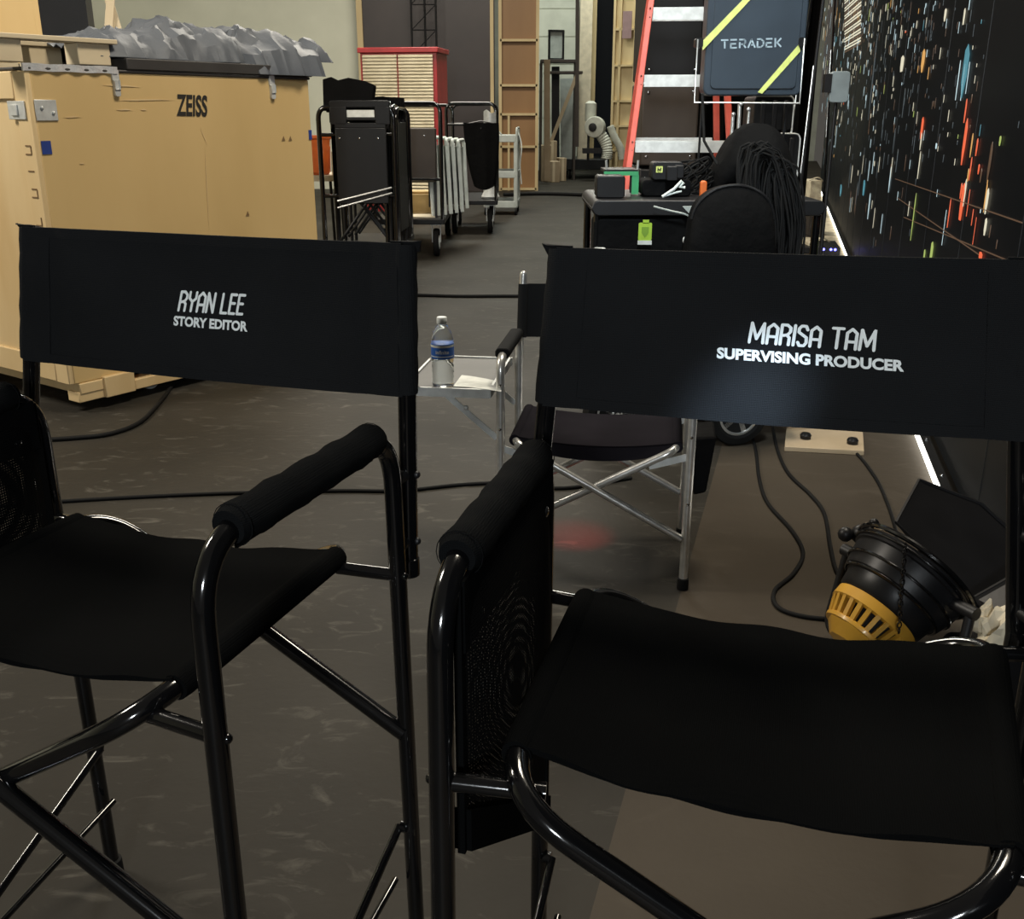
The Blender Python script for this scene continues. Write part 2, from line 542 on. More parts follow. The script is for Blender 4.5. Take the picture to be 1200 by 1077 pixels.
# ------------------------------------------------------------------ LED screen
ang = math.atan2(1, .262)
LD = Vector((.262, 1, 0)).normalized()
LN = Vector((1, -.262, 0)).normalized()     # points behind the screen
base = Vector((wallx(-1), -1, 0))
t = thing('led_screen', 'very tall black LED video wall showing blurred night city lights', 'screen', base, ang)
def scr(px, py, off=.0):
    p = onP(px, py, base - LN * off, LN) - base
    return p.dot(LD), p.z
s_ = MB(); s_.box((11.5, -.08, 2.9), (23, .16, 5.7))
s_.build('screen_panel', M['screen'], t)
sm = MB()
for k in range(1, 22):
    sm.box((k * 1.04, .001, 2.9), (.003, .002, 5.7))
sm.build('panel_seams', M['seam'], t)
GLOW = [('warm_white', (.95, .88, .66), .8), ('cool_white', (.65, .85, .9), .9), ('teal', (.12, .42, .52), .6), ('amber', (.8, .42, .12), .9),
        ('red_orange', (1.0, .16, .06), .9), ('lime', (.55, .70, .18), .7), ('dim_grey', (.30, .38, .42), .18), ('dim_brown', (.4, .22, .12), .25)]
gm = [mat('city_' + n, (.01, .01, .01), .4, emit=c, estr=s) for n, c, s in GLOW]
im = MB()
def streak(px, py, wpx, hpx, mi, off=.004):
    a, z0 = scr(px, py + hpx / 2); a2, z1 = scr(px, py - hpx / 2)
    b, _ = scr(px + wpx, py)
    aa = a; wd = abs(b - a) * .5
    z0 = max(z0, .12)
    if z1 - z0 < .01: return
    n = 3; ta = random.uniform(.05, .35)
    im.prism([(aa - wd * ta, off, z0), (aa + wd * ta, off, z0), (aa + wd / 2, off, z0 + (z1 - z0) * .3), (aa + wd / 2, off, z1 - (z1 - z0) * .1), (aa, off, z1), (aa - wd / 2, off, z1 - (z1 - z0) * .2), (aa - wd / 2, off, z0 + (z1 - z0) * .4)], (0, .002, 0), mi)
rnd = random.Random(3)
for _ in range(620):
    px = min(1195, 962 + abs(rnd.gauss(0, 75))); py = min(290, abs(rnd.gauss(30, 85)))
    streak(px, py, rnd.choice([.5, .6, .8, .8, 1, 1.5]), rnd.uniform(2, 14), rnd.choices(range(8), [5, 4, .5, .6, .1, .4, 11, 6])[0])
for _ in range(60):
    streak(rnd.uniform(965, 1080), rnd.uniform(120, 285), rnd.uniform(.5, 1.1), rnd.uniform(8, 34), rnd.choice([0, 1, 6, 6, 7]))
for _ in range(16):                      # warm red reflections low on the right
    streak(rnd.gauss(1140, 14), rnd.gauss(205, 40), rnd.uniform(1.5, 4), rnd.uniform(10, 40), rnd.choice([4, 4, 3, 7, 7]))
for px, py, w_, h_, mi in [(1128, 85, 15, 60, 2), (1121, 95, 2, 45, 1), (1127, 97, 2, 42, 1), (1133, 92, 2, 36, 1), (1128, 166, 9, 55, 4), (1131, 130, 4, 28, 4), (1126, 235, 10, 46, 4), (1130, 225, 5, 34, 0),
        (1158, 190, 8, 50, 7), (1156, 235, 7, 32, 0), (1155, 265, 6, 22, 0), (1091, 295, 7, 30, 5), (1068, 252, 5, 60, 5), (1083, 300, 4, 20, 5), (1105, 265, 3, 45, 1), (1080, 150, 6, 26, 4), (1079, 165, 3, 22, 0),
        (1057, 75, 8, 18, 0), (1081, 72, 8, 26, 3), (1012, 219, 5, 20, 2), (985, 222, 4, 16, 2), (1150, 300, 8, 12, 4), (1098, 171, 3, 7, 1), (1173, 165, 4, 12, 5), (1130, 20, 4, 18, 0), (1108, 18, 5, 14, 0), (1018, 96, 7, 90, 6)]:
    streak(px, py, w_, h_, mi)
for k in range(22):                      # ribbed lit tower at the upper left
    a, z0 = scr(990, 62 - k * 3); b, z1 = scr(1008, 61.2 - k * 3); _, zz = scr(990, 60.6 - k * 3)
    im.prism([(a, .004, z0), (b, .004, z1 - (z1 - z0) * .4), (b, .004, z1 - (z1 - z0) * .4 + (zz - z0)), (a, .004, zz)], (0, .002, 0), 0 if k % 3 else 7)
# perspective lines of a street on the lower part
for (x0, y0, x1, y1) in [(1050, 210, 1200, 262), (1060, 255, 1180, 305), (1052, 232, 1150, 300)]:
    a, z0 = scr(x0, y0); b, z1 = scr(x1, y1)
    im.prism([(a, .004, z0), (b, .004, z1), (b, .004, z1 + .004), (a, .004, z0 + .004)], (0, .002, 0), 7)
for _ in range(160):
    a = rnd.uniform(2.0, 22); z = rnd.uniform(3.0, 5.5); h_ = rnd.uniform(.02, .16); w_ = rnd.uniform(.006, .02)
    im.prism([(a - w_ / 2, .004, z), (a + w_ / 2, .004, z + h_ * .1), (a + w_ / 2, .004, z + h_), (a - w_ / 2, .004, z + h_ * .9)], (0, .002, 0), rnd.choice([0, 1, 6, 6, 7, 3]))
im.build('city_image', gm, t)

# white light strip along the foot of the screen
def wl(Y, off=0.0, z=0.0):
    p = Vector((wallx(Y), Y, z)) - LN * off
    return p
st = thing('light_strip', 'thin white glowing light strip on the floor along the black video wall', 'light', wl(2.4, .03), 0)
o_ = wl(2.4, .03)
b = MB(); b.beam(wl(2.4, .038, .018) - o_, wl(21, .038, .018) - o_, .026, .034)
b.build('glowing_tube', M['led'], st)
b = MB(); b.beam(wl(2.4, .018, .018) - o_, wl(21, .018, .018) - o_, .012, .036); b.beam(wl(2.4, .030, .037) - o_, wl(21, .030, .037) - o_, .034, .004)  # rail with an added cap that keeps the tube's light off the screen
b.build('rail_light_shield', M['plastic'], st)
for Yk in (3.55, 4.0, 5.2, 7, 9):
    k_ = MB(); k_.sphere(wl(Yk, .028, .040) - o_, .007, 8)
    k_.build('clip', M['chrome'], st)
kp = MB(); kp.beam(wl(9.6, .13, .006), wl(20, .13, .006), .14, .012)
tag(kp.build('kick_board', M['kick'], bevel=.004), 'pale cream kick board along the foot of the far video wall', 'board')

# ================================================================== TALL DIRECTOR CHAIRS
def tall_chair(p, loc, rot, label, lines, text_px, left_bag=True):
    t = thing('director_chair', label, 'chair', loc, rot, None)
    Minv = (Matrix.Translation(loc) @ Matrix.Rotation(rot, 4, 'Z')).inverted()
    WL, WR, D, yb, zt, za, zs = p['WL'], p['WR'], p['D'], p['yb'], p['zt'], p['za'], p['zs']
    r = .0125
    lean = .006
    for sx, W in ((-1, WL), (1, WR)):
        x = sx * W
        k = sx * lean
        fr = MB()
        fr.tube(fillet([(x + k, -D / 2 - .012, 0.02), (x, -D / 2, za), (x, D / 2, za), (x + k, D / 2 + .012, 0.02)], [0, .085, .085, 0], 10), r, 16)
        frm = fr.build('side_frame', M['steel'], t)
        for yy in (-D / 2 - .012, D / 2 + .012):
            fc = MB(); fc.lathe([(.017, 0), (.018, .004), (.017, .035), (.013, .037)], (x + k, yy, 0))
            fc.build('rubber_foot', M['rubber'], frm)
        # arm sleeve, padded canvas around the arm tube
        sl = MB()
        y0, y1 = -D / 2 + .052, D / 2 - .045
        n = 22
        pts = [(x, y0 + (y1 - y0) * i / n, za + .0015 * math.sin(i * 1.3)) for i in range(n + 1)]
        rs = [.0228 + .0004 * math.sin(i * 2.1 + sx) + (-.004 if i in (0, n) else 0) for i in range(n + 1)]
        sl.tube(pts, rs, 18)
        for yy in (y0 + .008, y1 - .008):
            sl.tube([(x + .0235 * math.cos(a), yy, za + .0235 * math.sin(a)) for a in [2 * PI * q / 18 for q in range(18)]], .0005, 6, closed=True)
        sl.box((x, (y0 + y1) / 2, za - .0235), (.004, y1 - y0 - .02, .006))
        sl.build('arm_sleeve', M['sleeve'], t)
        # cross brace on the lower side of the frame
        zr = p['zbrace']
        st_ = MB(); st_.tube([(x - sx * .015, D / 2 + .006, zr), (x - sx * .015, -D / 2 - .006, .10)], .0065, 10)
        st_.tube([(x - sx * .026, -D / 2 - .006, .11), (x - sx * .026, D / 2 + .006, .175)], .0055, 10)
        st_.lathe([(.002, -.012), (.009, -.012), (.009, .014), (.002, .014)], (x, D / 2 + .006, zr), (1, 0, 0), 12)
        st_.build('side_brace', M['steel'], t)
    # footrest low between the front legs
    ft = MB(); ft.tube([(-WL, -D / 2 - .01, .30), (WR, -D / 2 - .01, .30)], .010, 12)
    ft.tube([(-WL, -D / 2 - .13, .27), (WR, -D / 2 - .13, .27)], .010, 12)
    for x in (-WL, WR): ft.tube([(x, -D / 2, .30), (x, -D / 2 - .13, .27)], .008, 10)
    ft.build('footrest', M['steel'], t)
    # seat rails bending at both ends into the crossed legs
    SL, SR = p['SL'], p['SR']       # each (front (x, y), rear (x, y)) of the seat's side
    for sx, S, Wo in ((-1, SL, WR), (1, SR, WL)):
        fx, fy = S[0]; rx, ry = S[1]
        d = Vector((rx - fx, ry - fy, 0)).normalized()
        a = Vector((fx, fy, zs)) - d * .062; c = Vector((rx, ry, zs)) + d * .052
        c.y = min(c.y, D / 2 - .002) if p.get('clampy', False) else c.y
        fo = Vector((-sx * (Wo - .002), -D / 2 - .008 + (.024 if sx > 0 else .0), p['zxf']))
        ro = Vector((-sx * (Wo + .004), D / 2 + (.018 if sx > 0 else -.001), p['zxr']))
        x_ = MB(); x_.tube(fillet([fo, a, c, ro], [0, .085, .085, 0], 12), r, 16)
        xt = x_.build('cross_tube', M['steel'], t)
        mid = fo.lerp(a, .5)
    # links from the upright frame to the cross tubes
    for sx, S, W in ((-1, SL, WL), (1, SR, WR)):
        for e, yy in ((0, -D / 2), (1, D / 2)):
            zl = p['zlf'] if e == 0 else p['zlr']
            inx, iny = S[e]
            if e == 0: q = Vector((sx * (W - .098), yy + .014, zl - .004))
            else: q = Vector((inx + sx * .006, yy - .01, zs - .012))
            lk = MB(); lk.tube([Vector((sx * W, yy, zl)), q], .0095, 12)
            lk.sphere(Vector((sx * (W + .013), yy, zl)), .006, 10)
            lk.build('link', M['steel'], t)
    # seat sling
    n = 20
    def seat(u, v):
        fx = SL[0][0] + (SR[0][0] - SL[0][0]) * u; fy = SL[0][1] + (SR[0][1] - SL[0][1]) * u
        bx = SL[1][0] + (SR[1][0] - SL[1][0]) * u; by = SL[1][1] + (SR[1][1] - SL[1][1]) * u
        x = fx + (bx - fx) * v; y = fy + (by - fy) * v
        e = 4 * u * (1 - u)
        z = zs + .0145 - .020 * e ** .8 + .0016 * math.sin(u * 23 + v * 9) * e
        z -= .006 * e * (1 if v < .06 else 0)
        y += (.004 * math.sin(u * 17) if v in (0, 1) else 0)
        return Vector((x, y, z))
    s = MB(); s.slab(seat, 40, 16, (0, 0, -.003))
    for S, sx in ((SL, -1), (SR, 1)):
        a = Vector((*S[0], zs)); c = Vector((*S[1], zs)); m_ = a.lerp(c, .5)
        s.tube([a, a.lerp(c, .04), m_, a.lerp(c, .96), c], [.0155, .0168, .017, .0168, .0155], 18)
    s.slab(lambda u, v: seat(u, .012 + .045 * v) + Vector((0, 0, -.0035)), 30, 2, (0, 0, -.004))
    s.slab(lambda u, v: seat(u, .945 + .045 * v) + Vector((0, 0, -.0035)), 30, 2, (0, 0, -.004))
    s.build('seat', M['canvas_thin'], t)
    # back posts and canvas
    TL, TR, BL, BR = p['TL'], p['TR'], p['BL'], p['BR']    # (x, y, z)
    for T, B, W, sx in ((TL, BL, WL, -1), (TR, BR, WR, 1)):
        T = Vector(T); B = Vector(B); ins = Vector((-sx * .014, 0.0, 0))
        d = (B - T).normalized()
        zb = p['zpost']
        bot = T + ins + d * ((zb - T.z) / d.z)
        ps = MB(); ps.tube([T + ins + Vector((0, 0, -.012)), bot], r, 16)
        ps.lathe([(.012, -.006), (.0148, -.004), (.0148, .022), (.012, .024)], bot, (0, 0, 1), 16)
        pst = ps.build('back_post', M['steel'], t)
        for zz in (za - .075, zb + .05):
            bb = MB(); pt = T + ins + d * ((zz - T.z) / d.z)
            bb.tube([pt, (sx * W, D / 2 + .003, zz)], .0085, 10)
            bb.sphere(pt + Vector((sx * .013, 0, 0)), .0055, 10)
            bb.build('bracket', M['steel_matt'], pst)
    TL, TR, BL, BR = map(Vector, (TL, TR, BL, BR))
    def back(u, v, off=0.0):
        # v: 0 bottom .. 1 top
        bt = BL.lerp(BR, u); tp = TL.lerp(TR, u)
        e = 4 * u * (1 - u)
        q = bt.lerp(tp, v)
        q.y += .010 * e + .0015 * math.sin(u * 9 + v * 5) * e - .0145 - off
        q.z -= (.006 * (1 - v) + .002 * v) * e
        # crease folds by the sleeves
        q.y += .0022 * math.exp(-((u - .10) / .02) ** 2) + .0022 * math.exp(-((u - .90) / .02) ** 2)
        return q
    bk = MB()
    bk.slab(lambda u, v: back(.02 + .96 * u, v), 60, 14, (0, .0035, 0))
    for z0 in (.0, .93):                   # folded hems
        bk.slab(lambda u, v: back(.02 + .96 * u, z0 + .07 * v, .0012), 50, 2, (0, .0022, 0))
    for u0, T, B, sx in ((0, TL, BL, -1), (1, TR, BR, 1)):
        T = T + Vector((-sx * .014, 0, -.002)); B = B + Vector((-sx * .014, 0, .002))
        n = 10
        bk.tube([T.lerp(B, i / n) for i in range(n + 1)], [.0155 + .0007 * math.sin(i * 2.4) for i in range(n + 1)], 18)
        w0 = (.03 if sx < 0 else .91)
        bk.slab(lambda u, v: back(w0 + .062 * u, v * .985 + .008, .0015 + .0006 * math.sin(v * 11)), 6, 10, (0, .0025, 0))
    # little pulled-out tabs of cloth at the top corners
    for T, sx in ((TL, -1), (TR, 1)):
        bk.prism([T + Vector((sx * .002, -.012, .002)), T + Vector((sx * .010, -.004, .003)), T + Vector((sx * .004, .004, -.012)), T + Vector((-sx * .03, .0, -.02)), T + Vector((-sx * .03, -.012, .002))], (0, .004, 0))
    bko = bk.build('backrest', M['canvas'], t)
    # lettering printed on the canvas
    def uv(px, py):
        nrm = (Matrix.Rotation(rot, 3, 'Z') @ Vector((0, 1, 0)))
        P0 = Vector(loc) + Matrix.Rotation(rot, 3, 'Z') @ Vector((0, p['yb'] - .008, 0))
        q = Minv @ onP(px, py, P0, nrm)
        zt_, zb_ = (TL.z + TR.z) / 2, (BL.z + BR.z) / 2
        v = (q.z - zb_) / (zt_ - zb_)
        l = BL.lerp(TL, v).x; rr = BR.lerp(TR, v).x
        return (q.x - l) / (rr - l), v
    for i, (poly, (bl, br, tl)) in enumerate(zip(lines, text_px)):
        a = uv(*bl); b_ = uv(*br); c = uv(*tl)
        L = MB()
        place_text(L, poly, lambda s1, s2: back(a[0] + (b_[0] - a[0]) * s1 + (c[0] - a[0]) * s2, a[1] + (b_[1] - a[1]) * s1 + (c[1] - a[1]) * s2, .0012))
        me = L.build('name_lettering' if i == 0 else 'title_lettering', M['white_print'], bko)
        me['label'] = 'white printed name' if i == 0 else 'white bold printed job title'
    # net side pouch hanging inside the left arm
    if left_bag:
        x = -WL + .004
        yf, yr = -D / 2 + .028, D / 2 - .020
        zb, ztp = p['zbag'], za - .018
        g = MB()
        def pf(off, sgn):
            def fn(u, v):
                bul = math.sin(PI * u) ** .5 * math.sin(PI * min(1, v * 1.15)) ** .7 if 0 < u < 1 and 0 < v < .87 else 0
                return Vector((x + off + sgn * .022 * bul, yf + (yr - yf) * u, ztp + (zb - p['zdrop'] * u - ztp) * v))
            return fn
        g.grid(pf(.006, 1), 18, 18); g.grid(pf(.004, -1), 18, 18)
        po = g.build('side_pouch', M['net'], t)
        po['label'] = 'black net storage pouch hanging under the arm'
        h = MB()
        h.box((x + .008, (yf + yr) / 2, ztp - .032), (.006, yr - yf, .075))
        for q0, q1 in ((x + .008, .006), (x + .001, -.006)):
            h.slab(lambda u, v: Vector((q0, yf + (yr - yf) * u, zb - p['zdrop'] * u + .05 * v)), 4, 1, (q1, 0, 0))
        for yy, zz in ((yf, zb), (yr, zb - p['zdrop'])): h.box((x + .005, yy, (ztp + zz) / 2), (.008, .012, ztp - zz))
        h.build('pouch_binding', M['canvas_thin'], po)
        for yy in (yf + .05, (yf + yr) / 2 + .02, yr - .04):
            h = MB(); h.sphere((x + .012, yy, ztp - .05), (.003, .007, .007), 12)
            h.build('snap', M['chrome'], po)
    return t

def corner(loc, rot, px, py, yb):
    nrm = Matrix.Rotation(rot, 3, 'Z') @ Vector((0, 1, 0))
    P0 = Vector(loc) + Matrix.Rotation(rot, 3, 'Z') @ Vector((0, yb, 0))
    return (Matrix.Translation(loc) @ Matrix.Rotation(rot, 4, 'Z')).inverted() @ onP(px, py, P0, nrm)
def local(loc, rot, px, py, z):
    q = (Matrix.Translation(loc) @ Matrix.Rotation(rot, 4, 'Z')).inverted() @ onZ(px, py, z)
    return (q.x, q.y)

loc1, rot1 = Vector((-.5197, 1.1926, 0)), -.3556
loc2, rot2 = Vector((.2577, .9448, 0)), -.2666
yb = .245
p1 = dict(WL=.300, WR=.305, D=.412, yb=yb, zt=1.165, za=.925, zs=.7256, zbrace=.28, zbag=.66, zdrop=.03, zpost=.70, zxf=.40, zxr=.455, zlf=.712, zlr=.712,
          TL=corner(loc1, rot1, 27, 264, yb), TR=corner(loc1, rot1, 486, 284, yb), BL=corner(loc1, rot1, 28, 419, yb), BR=corner(loc1, rot1, 488, 463, yb),
          SL=((-.224, -.17), (-.224, .18)), SR=(local(loc1, rot1, 205, 806, .7256), local(loc1, rot1, 395, 652, .7256)))
tall_chair(p1, loc1, rot1, 'tall black director chair on the left, white STORY EDITOR lettering on its back', 
           [stroke_poly('RYAN LEE', .15, .18), text_poly('STORY EDITOR', 1, .042)],
           [((206, 362), (284, 367.5), (209, 337.5)), ((202, 378), (288, 386), (202.5, 366.5))])
p2 = dict(WL=.279, WR=.322, D=.412, yb=yb, zt=1.165, za=.925, zs=.7256, zbrace=.28, zbag=.61, zdrop=.25, zpost=.70, zxf=.40, zxr=.455, zlf=.712, zlr=.712,
          TL=corner(loc2, rot2, 645, 288, yb), TR=corner(loc2, rot2, 1214, 303, yb), BL=corner(loc2, rot2, 628, 471, yb), BR=corner(loc2, rot2, 1210, 514, yb),
          SL=(local(loc2, rot2, 605, 885, .7256), local(loc2, rot2, 687, 702, .7256)), SR=(local(loc2, rot2, 1185, 1003, .7256), local(loc2, rot2, 1163, 768, .7256)))
tall_chair(p2, loc2, rot2, 'tall black director chair on the right, white SUPERVISING PRODUCER lettering on its back',
           [stroke_poly('MARISA TAM', .145, .18), text_poly('SUPERVISING PRODUCER', 1, .042)],
           [((876, 399), (1027, 410), (878, 373.5)), ((840, 416), (1060, 433), (840.5, 403))])

# ================================================================== LOW ALUMINIUM CHAIR WITH SIDE TABLE
loc3, rot3 = Vector((.262, 2.91, 0)), R(-8.2)
def low_chair():
    t = thing('low_director_chair', 'low folding aluminium director chair with black canvas and side table', 'chair', loc3, rot3)
    W, D, za, zs, zt = .27, .38, .675, .43, .85
    for sx in (-1, 1):
        x = sx * W
        fr = MB(); fr.tube(fillet([(x, -D / 2, .03), (x, -D / 2, za), (x, D / 2, za), (x, D / 2, .03)], [0, .05, .05, 0], 8), .0125, 14)
        fo = fr.build('side_frame', M['alu'], t)
        for yy in (-D / 2, D / 2):
            c = MB(); c.lathe([(.016, 0), (.0175, .004), (.0165, .034), (.013, .036)], (x, yy, 0)); c.build('rubber_foot', M['rubber'], fo)
        for zz in (.60, .47, .27):
            c = MB(); c.sphere((x, -D / 2 - .0125, zz), .005, 8); c.build('rivet', M['chrome'], fo)
        a = MB(); a.rbox((x, -.01, za + .006), (.042, D - .09, .030), .012, axis='Y'); a.build('arm_pad', M['canvas'], t, bevel=.003)
        p = MB(); p.tube([(x, D / 2 + .0, za - .15), (x - sx * .01, D / 2 + .028, zt)], .0115, 12); p.sphere((x - sx * .01, D / 2 + .028, zt), .0115, 10); p.build('back_post', M['alu'], t)
        s = sx
        xr = sx * .232
        xt = MB(); xt.tube(fillet([(-s * (W - .012), -D / 2 + (.012 if s > 0 else -.004), .16), (xr, -D / 2 + .0, zs), (xr, D / 2 - .02, zs), (-s * (W - .012), D / 2 - (.012 if s > 0 else -.004), .16)], [0, .045, .045, 0], 8), .0115, 12)
        xt.build('cross_tube', M['alu'], t)
        for yy in (-D / 2 + .004, D / 2 - .004):
            l = MB(); l.beam((x, yy, zs - .02), (sx * .155, yy, zs - .055), .004, .020); l.build('link', M['alu_matt'], t)
    m = MB(); m.tube([(-W, D / 2 - .01, .12), (W, D / 2 - .01, .12)], .001, 6)
    def seat(u, v):
        return Vector((-.232 + .464 * u, -D / 2 + .02 + (D - .05) * v, zs + .013 - .02 * 4 * u * (1 - u)))
    s = MB(); s.slab(seat, 20, 8, (0, 0, -.004))
    for x in (-.232, .232): s.tube([(x, -D / 2 + .02, zs), (x, D / 2 - .03, zs)], .017, 14)
    s.slab(lambda u, v: seat(u, 0) + Vector((0, 0, -.045 * v * (4 * u * (1 - u)) ** .3)), 20, 2, (0, .004, 0))
    s.build('seat', M['cotton'], t)
    def bk(u, v):
        return Vector((-.262 + .524 * u, D / 2 + .012 + .02 * v + .02 * 4 * u * (1 - u), .655 + .165 * v))
    b = MB(); b.slab(bk, 16, 4, (0, .004, 0))
    for sx in (-1, 1): b.tube([(sx * .262, D / 2 + .008, .655), (sx * .26, D / 2 + .028, .82)], .016, 14)
    b.build('backrest', M['canvas'], t)
    # folding side table on the left
    tb = MB(); tb.rbox((-W - .155, .0, .578), (.25, .40, .008), .05, axis='Z')
    tt = tb.build('table_top', M['cup'], t); tt['label'] = 'dark grey table top with an aluminium rim'
    c = [(-W - .155 + sx * (.125 - .0), sy * .20, .574) for sx, sy in ((-1, -1), (1, -1), (1, 1), (-1, 1))]
    pts = fillet([c[1], c[0], c[3], c[2]], [0, .05, .05, 0], 8)
    rm = MB()
    for i in range(len(pts) - 1): rm.beam(pts[i], Vector(pts[i + 1]) + (Vector(pts[i + 1]) - Vector(pts[i])) * .04, .007, .026)
    rm.beam(c[1], c[2], .007, .026)
    rm.build('table_rim', M['alu_matt'], tt)
    for sy in (-1, 1):
        l = MB(); l.beam((-W - .155, sy * .188, .562), (-W - .012, sy * .188, .44), .004, .017); l.sphere((-W - .10, sy * .188 - .004, .528), .008, 8)
        l.build('table_strut', M['alu_matt'], tt)
    # pouch hanging by the right arm
    q = MB()
    q.prism([(W + .012, -.10, .44), (W + .075, -.10, .445), (W + .055, -.10, .27), (W + .018, -.10, .26)], (0, .16, 0))
    pq = q.build('side_pouch', M['fabric'], t, bevel=.008); 
    q = MB(); q.tube([(W + .012, -.06, .44), (W + .004, -.08, .56), (W, -.06, za - .02)], .004, 6); q.build('strap', M['fabric'], pq)
    return t
low_chair()
def loc_low(x, y, z):
    v = Matrix.Rotation(rot3, 3, 'Z') @ Vector((x, y, z)); return v + loc3

# water bottle
bp = onZ(519.5, 452, .5825)
t = thing('water_bottle', 'clear plastic water bottle with blue label on the side table', 'bottle', bp)
b = MB(); b.lathe([(.027, 0), (.031, .004), (.032, .012), (.030, .020), (.032, .028), (.030, .036), (.032, .044), (.030, .052), (.032, .060), (.030, .068), (.0315, .076), (.032, .082), (.032, .128), (.0315, .136), (.027, .156), (.018, .172), (.0125, .180), (.0125, .186)], seg=28)
b.build('bottle_body', M['plastic_clear'], t, sharp=60)
b = MB(); b.lathe([(.0326, .084), (.0330, .086), (.0330, .124), (.0326, .126)], seg=28)
lb = b.build('label', M['label_blue'], t); lb['label'] = 'blue paper label with white lettering'
tx = MB()
def cylp(a0, z0, a1, z1, r=.0334):
    return lambda s, v: Vector((r * math.sin(a0 + (a1 - a0) * s), -r * math.cos(a0 + (a1 - a0) * s), z0 + (z1 - z0) * v))
tv = text_poly('infinite', 1, .02)
place_text(tx, tv, cylp(-.55, .099, .65, .110))
tx.grid(cylp(-1.2, .090, 1.2, .0925), 10, 1); tx.grid(cylp(-1.4, .117, 1.4, .1235), 12, 1)
tx.build('label_print', M['white'], lb)
b = MB(); b.lathe([(.0135, .181), (.0145, .183), (.0145, .198), (.0130, .200)], seg=20); b.build('cap', M['cap'], t)
# folded paper
pa = MB()
P = [onZ(531, 453, .584), onZ(587, 460, .584), onZ(592, 448, .584), onZ(541, 441, .584)]
o_ = (P[0] + P[2]) / 2
pa.slab(lambda u, v: (P[0].lerp(P[1], u)).lerp(P[3].lerp(P[2], u), v) - o_ + Vector((0, 0, .004 * abs(math.sin(u * 2.6 + v)) + .0006)), 8, 6, (0, 0, -.0006))
tag(pa.build('paper_sheet', M['white'], loc=o_), 'white sheet of paper lying beside the bottle on the side table', 'paper')

# ================================================================== CABLES ON THE FLOOR
def cable(name, px, label, r=.006, group=None, zs=None, extra=None):
    pts = [onZ(a, b, r) for a, b in px]
    if extra: pts += extra
    o = pts[0].copy(); o.z = 0
    m = MB(); m.tube(spline([p - o for p in pts], 8), r, 10)
    return tag(m.build(name, M['rubber'], loc=o), label, 'cable', group)
cable('floor_cable', [(-20, 594), (80, 587), (190, 581), (300, 577), (400, 575), (470, 575), (540, 568), (600, 566), (660, 572), (740, 560)], 'thin black cable running across the grey floor behind the left tall chair', .007)
cable('floor_cable', [(-30, 520), (40, 516), (90, 513), (130, 508), (165, 494), (190, 468), (207, 448), (240, 435)], 'black cable curving out from under the plywood crate', .010)
cable('floor_cable', [(380, 352), (470, 346), (540, 347), (620, 347), (700, 350)], 'black cable lying straight across the floor in front of the carts', .012)
cable('floor_cable', [(590, 228), (640, 227), (700, 229), (780, 232)], 'distant black cable crossing the floor by the timber frame wall', .03)
cable('floor_cable', [(880, 505), (886, 530), (890, 562), (900, 590), (928, 622), (941, 648), (930, 672), (908, 692), (911, 711), (940, 722), (985, 726), (1015, 724)], 'black cable in an S bend ending at the yellow lamp', .0065)
cable('floor_cable', [(905, 500), (912, 530), (925, 556), (950, 580), (966, 602), (973, 640), (980, 668), (995, 690), (1010, 700)], 'black cable running from the cart wheel to the lamp, middle of three', .0065)
cable('floor_cable', [(940, 500), (968, 512), (1000, 528), (1026, 560), (1040, 590), (1049, 618), (1052, 640)], 'black cable arching from the wooden board to the lamp flap', .006)

# ================================================================== PLYWOOD CRATE
C0 = onZ(88, 456, .12); C0.z = 0
ca = R(54.5)
CWD, CZ0, CZ1 = 1.25, .14, 1.50
CL = (-.1897 * C0.y - C0.x) / (.58 + .1897 * .814)
ct = thing('plywood_crate', 'big tan plywood crate stencilled ZEISS with metal latches and dark lid', 'crate', C0, ca)
b = MB(); b.box((CL / 2, CWD / 2, (CZ0 + CZ1) / 2), (CL, CWD, CZ1 - CZ0)); b.build('crate_body', M['ply'], ct, bevel=.006)
b = MB(); b.box((-.004, CWD / 2, (CZ0 + CZ1) / 2), (.012, CWD, CZ1 - CZ0 - .004))
for y in (.05, CWD - .05): b.box((-.014, y, (CZ0 + CZ1) / 2), (.02, .10, CZ1 - CZ0 - .006))
b.box((-.014, CWD / 2, CZ0 + .06), (.0195, CWD - .21, .11)); b.box((-.014, CWD / 2, CZ1 - .06), (.0195, CWD - .21, .11))
e_ = b.build('end_boards', M['pine'], ct, bevel=.004); e_['label'] = 'pale pine end with battens'
crot = Matrix.Rotation(ca, 3, 'Z')
def face(px, py, off=.0025):
    N = crot @ Vector((0, 1, 0)); q = crot.inverted() @ (onP(px, py, C0 - N * off, N) - C0)
    return Vector((q.x, -off, q.z))
xl = face(145, 60).x
b = MB(); b.box(((CL + .02 + xl) / 2, CWD / 2, CZ1 + .040), (CL + .02 - xl, CWD + .03, .050)); b.box((CL / 2, CWD / 2, CZ1 + .007), (CL + .015, CWD + .015, .014))
li = b.build('lid', M['lid'], ct, bevel=.005)
b = MB(); b.slab(lambda u, v: Vector((-.03 + (xl - .02) * u, -.010 + .004 * math.sin(u * 31), CZ1 - .004 + .030 * v + .0012 * math.sin(u * 17))), 40, 1, (0, .012, 0))
b.build('silver_tape', M['tape_silver'], li)
for x in (face(133, 78).x, face(317, 84).x):
    b = MB(); b.rbox((x, -.004, CZ1 - .01), (.035, .012, .05), .008); b.rbox((x, -.008, CZ1 - .065), (.028, .014, .07), .010); b.tube([(x - .012, -.018, CZ1 - .03), (x - .012, -.018, CZ1 - .07), (x + .012, -.018, CZ1 - .07), (x + .012, -.018, CZ1 - .03)], .003, 6)
    b.build('latch', M['alu_matt'], ct)
